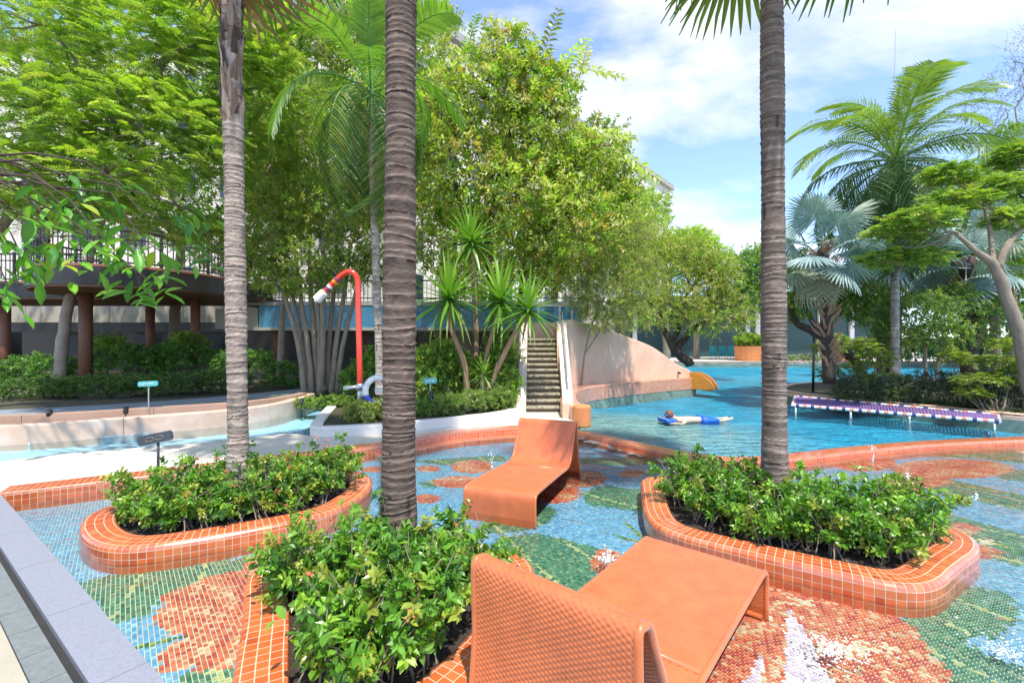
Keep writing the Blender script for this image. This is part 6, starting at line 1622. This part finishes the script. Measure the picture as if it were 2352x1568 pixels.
rb_ = [(.13, .09), (.12, .085), (.13, .09), (.13, .085), .055, .085, .09, .055, .042, .032, .055, .042, .032, .085, .055, .036, .028, .085, .055, .036, .028]
k0 = len(vb)
for sy, w in ((.20, 9), (-.20, 12)):
    wx, wy, wz = vb[w]; vb.append((wx - .07, wy * .98, wz)); rb_.append((.036, .016)); eb.append((w, len(vb) - 1)); pi_ = len(vb) - 1
    for q, (dy, dl) in enumerate(((-.032, .055), (-.011, .068), (.011, .064), (.032, .05), (.045 * (-1 if sy > 0 else 1), .015))):
        vb.append((wx - .07 - dl * .55, wy * .98 + dy, wz + .008)); rb_.append(.009); eb.append((pi_, len(vb) - 1)); a_i = len(vb) - 1
        vb.append((wx - .07 - dl, wy * .98 + dy * 1.15, wz - .006)); rb_.append(.008); eb.append((a_i, len(vb) - 1))
skin_body('body', vb, eb, rb_, M['skin'], sw_)
sho = Acc()
for sy in (-1, 1): sho.add(*tube(np.array([(.90, sy * .04, .035), (1.02, sy * .085, .012), (1.18, sy * .10, .005), (1.34, sy * .112, .0)]), [.135, .125, .10, .082], 14))
V, F, C = sho.data(); obj('swim_shorts', make_mesh('swim_shorts', V, F, smooth=True), M['cloth_blue'], sw_)
V, F = lathe([(.0, .115), (.06, .10), (.10, .04), (.105, -.01), (.085, -.05)], (.085, 0, .20), 14); obj('hair', make_mesh('hair', V, F, smooth=True), M['hair'], sw_)
V, F = tube([(.0, -.06, .19), (-.025, -.02, .19), (-.025, .02, .19), (.0, .06, .19)], .022, 8); obj('swim_goggles', make_mesh('swim_goggles', V, F, smooth=True), M['cloth_blue'], sw_)
V, F = tube([(-.035, 0, .175), (-.05, 0, .15), (-.035, 0, .14)], [.008, .014, .010], 6); obj('nose', make_mesh('nose', V, F, smooth=True), M['skin'], sw_)
fl_t = thing('float', 'small blue float under the swimmer\'s chin', 'float', (h0[0] + ax[0] * .02, h0[1] + ax[1] * .02, Z_POOL), rz=math.atan2(ax[1], ax[0]))
V, F = box((0, 0, .035), (.24, .42, .09), bev=.03); obj('foam_block', make_mesh('foam_block', V, F, smooth=True), M['cloth_blue'], fl_t)
V, F = tube([(-.1, -.18, .085), (-.1, .18, .085)], .008, 6); obj('grip', make_mesh('grip', V, F), M['white_paint'], fl_t)

fx, fy = (1529 - CX) / FPX * 39.2, 39.2
fpn = thing('person', 'person in navy shirt standing on the far terrace behind the tree branches', 'person', (fx, fy, .05), rz=.4)
vf = [(0, 0, .92), (0, 0, 1.12), (0, 0, 1.36), (0, 0, 1.50), (0, -.01, 1.60), (0, -.02, 1.67), (.20, 0, 1.38), (.26, .02, 1.12), (.24, -.10, .90), (-.20, 0, 1.38), (-.26, .02, 1.12), (-.25, -.06, .88),
      (.09, 0, .86), (.10, -.01, .48), (.10, .02, .08), (.11, -.12, .04), (-.09, 0, .86), (-.10, .0, .48), (-.10, .03, .08), (-.11, -.11, .04)]
ef_ = [(0, 1), (1, 2), (2, 3), (3, 4), (4, 5), (2, 6), (6, 7), (7, 8), (2, 9), (9, 10), (10, 11), (0, 12), (12, 13), (13, 14), (14, 15), (0, 16), (16, 17), (17, 18), (18, 19)]
rf = [(.14, .10), (.13, .09), (.15, .10), .055, .075, .085, .06, .045, .032, .06, .045, .032, .085, .058, .04, .035, .085, .058, .04, .035]
for w in (8, 11):
    wx, wy, wz = vf[w]; vf.append((wx, wy - .02, wz - .08)); rf.append((.018, .034)); ef_.append((w, len(vf) - 1)); pi_ = len(vf) - 1
    for dy in (-.03, -.01, .01, .03): vf.append((wx, wy - .02 + dy, wz - .16 + abs(dy) * .4)); rf.append(.009); ef_.append((pi_, len(vf) - 1))
    vf.append((wx, wy - .07, wz - .11)); rf.append(.009); ef_.append((pi_, len(vf) - 1))
skin_body('body', vf, ef_, rf, M['skin'], fpn)
ca = Acc(); ca.add(*lathe([(.17, .90), (.165, 1.0), (.16, 1.15), (.185, 1.32), (.17, 1.42), (.08, 1.49)], (0, 0, 0), 14))
for sx in (-1, 1): ca.add(*tube(np.array([(sx * .14, 0, 1.42), (sx * .22, 0, 1.34), (sx * .255, .01, 1.18)]), [.075, .075, .07], 10))
V, F, C = ca.data(); V[:, 1] *= .75; obj('shirt', make_mesh('shirt', V, F, smooth=True), M['cloth_navy'], fpn)
ca = Acc()
for sx in (-1, 1): ca.add(*tube(np.array([(sx * .07, 0, .95), (sx * .09, 0, .8), (sx * .10, 0, .5)]), [.11, .105, .09], 12))
V, F, C = ca.data(); obj('shorts', make_mesh('shorts', V, F, smooth=True), M['cloth_pale'], fpn)
V, F = lathe([(0, 1.79), (.07, 1.775), (.10, 1.71), (.095, 1.65)], (0, .012, 0), 12); obj('hair', make_mesh('hair', V, F, smooth=True), M['hair'], fpn)

bush('long dark hedge on the far terrace behind the island', [blob(1990, 805, 37, 60, 22), blob(2090, 800, 37, 70, 26), blob(2190, 800, 37, 70, 26), blob(2290, 800, 37, 70, 26), blob(2370, 800, 37, 60, 26)], 1500, 6, .5, .24, .13, [(.05, .12, .03), (.08, .17, .04), (.035, .09, .025)], PT(2180, 830, 37), name='hedge', cat='hedge')

tree('island_tree', 'mid green leafy tree filling the gap beside the forked grey tree', 'tree', PT(2290, 880, 19),
     [[(PT(2290, 880, 19), .2), (PT(2280, 650, 19), .14), (PT(2270, 480, 19), .08)]],
     [blob(2290, 420, 19, 80, 70), blob(2200, 500, 19, 80, 60), blob(2340, 520, 18, 60, 90), blob(2160, 600, 19, 70, 50), blob(2260, 600, 18.5, 90, 60), blob(2340, 660, 17.5, 50, 60), blob(2320, 340, 20, 50, 60)],
     1800, 7, .5, .14, .07, FRESH + DEEP[:2] + LIME[:1], 'bark', limb_r=.06, rmin=.3)
bush('low leafy green shrub row along the salmon island kerb behind the net', [blob(1960, 925, 13.6, 50, 18), blob(2050, 932, 13.0, 55, 20), blob(2140, 940, 12.4, 55, 20), blob(2230, 945, 11.9, 50, 20)], 900, 7, .2, .06, .03, [(.12, .24, .05), (.18, .30, .06), (.08, .17, .04)], PT(2090, 955, 12.7), name='bush')
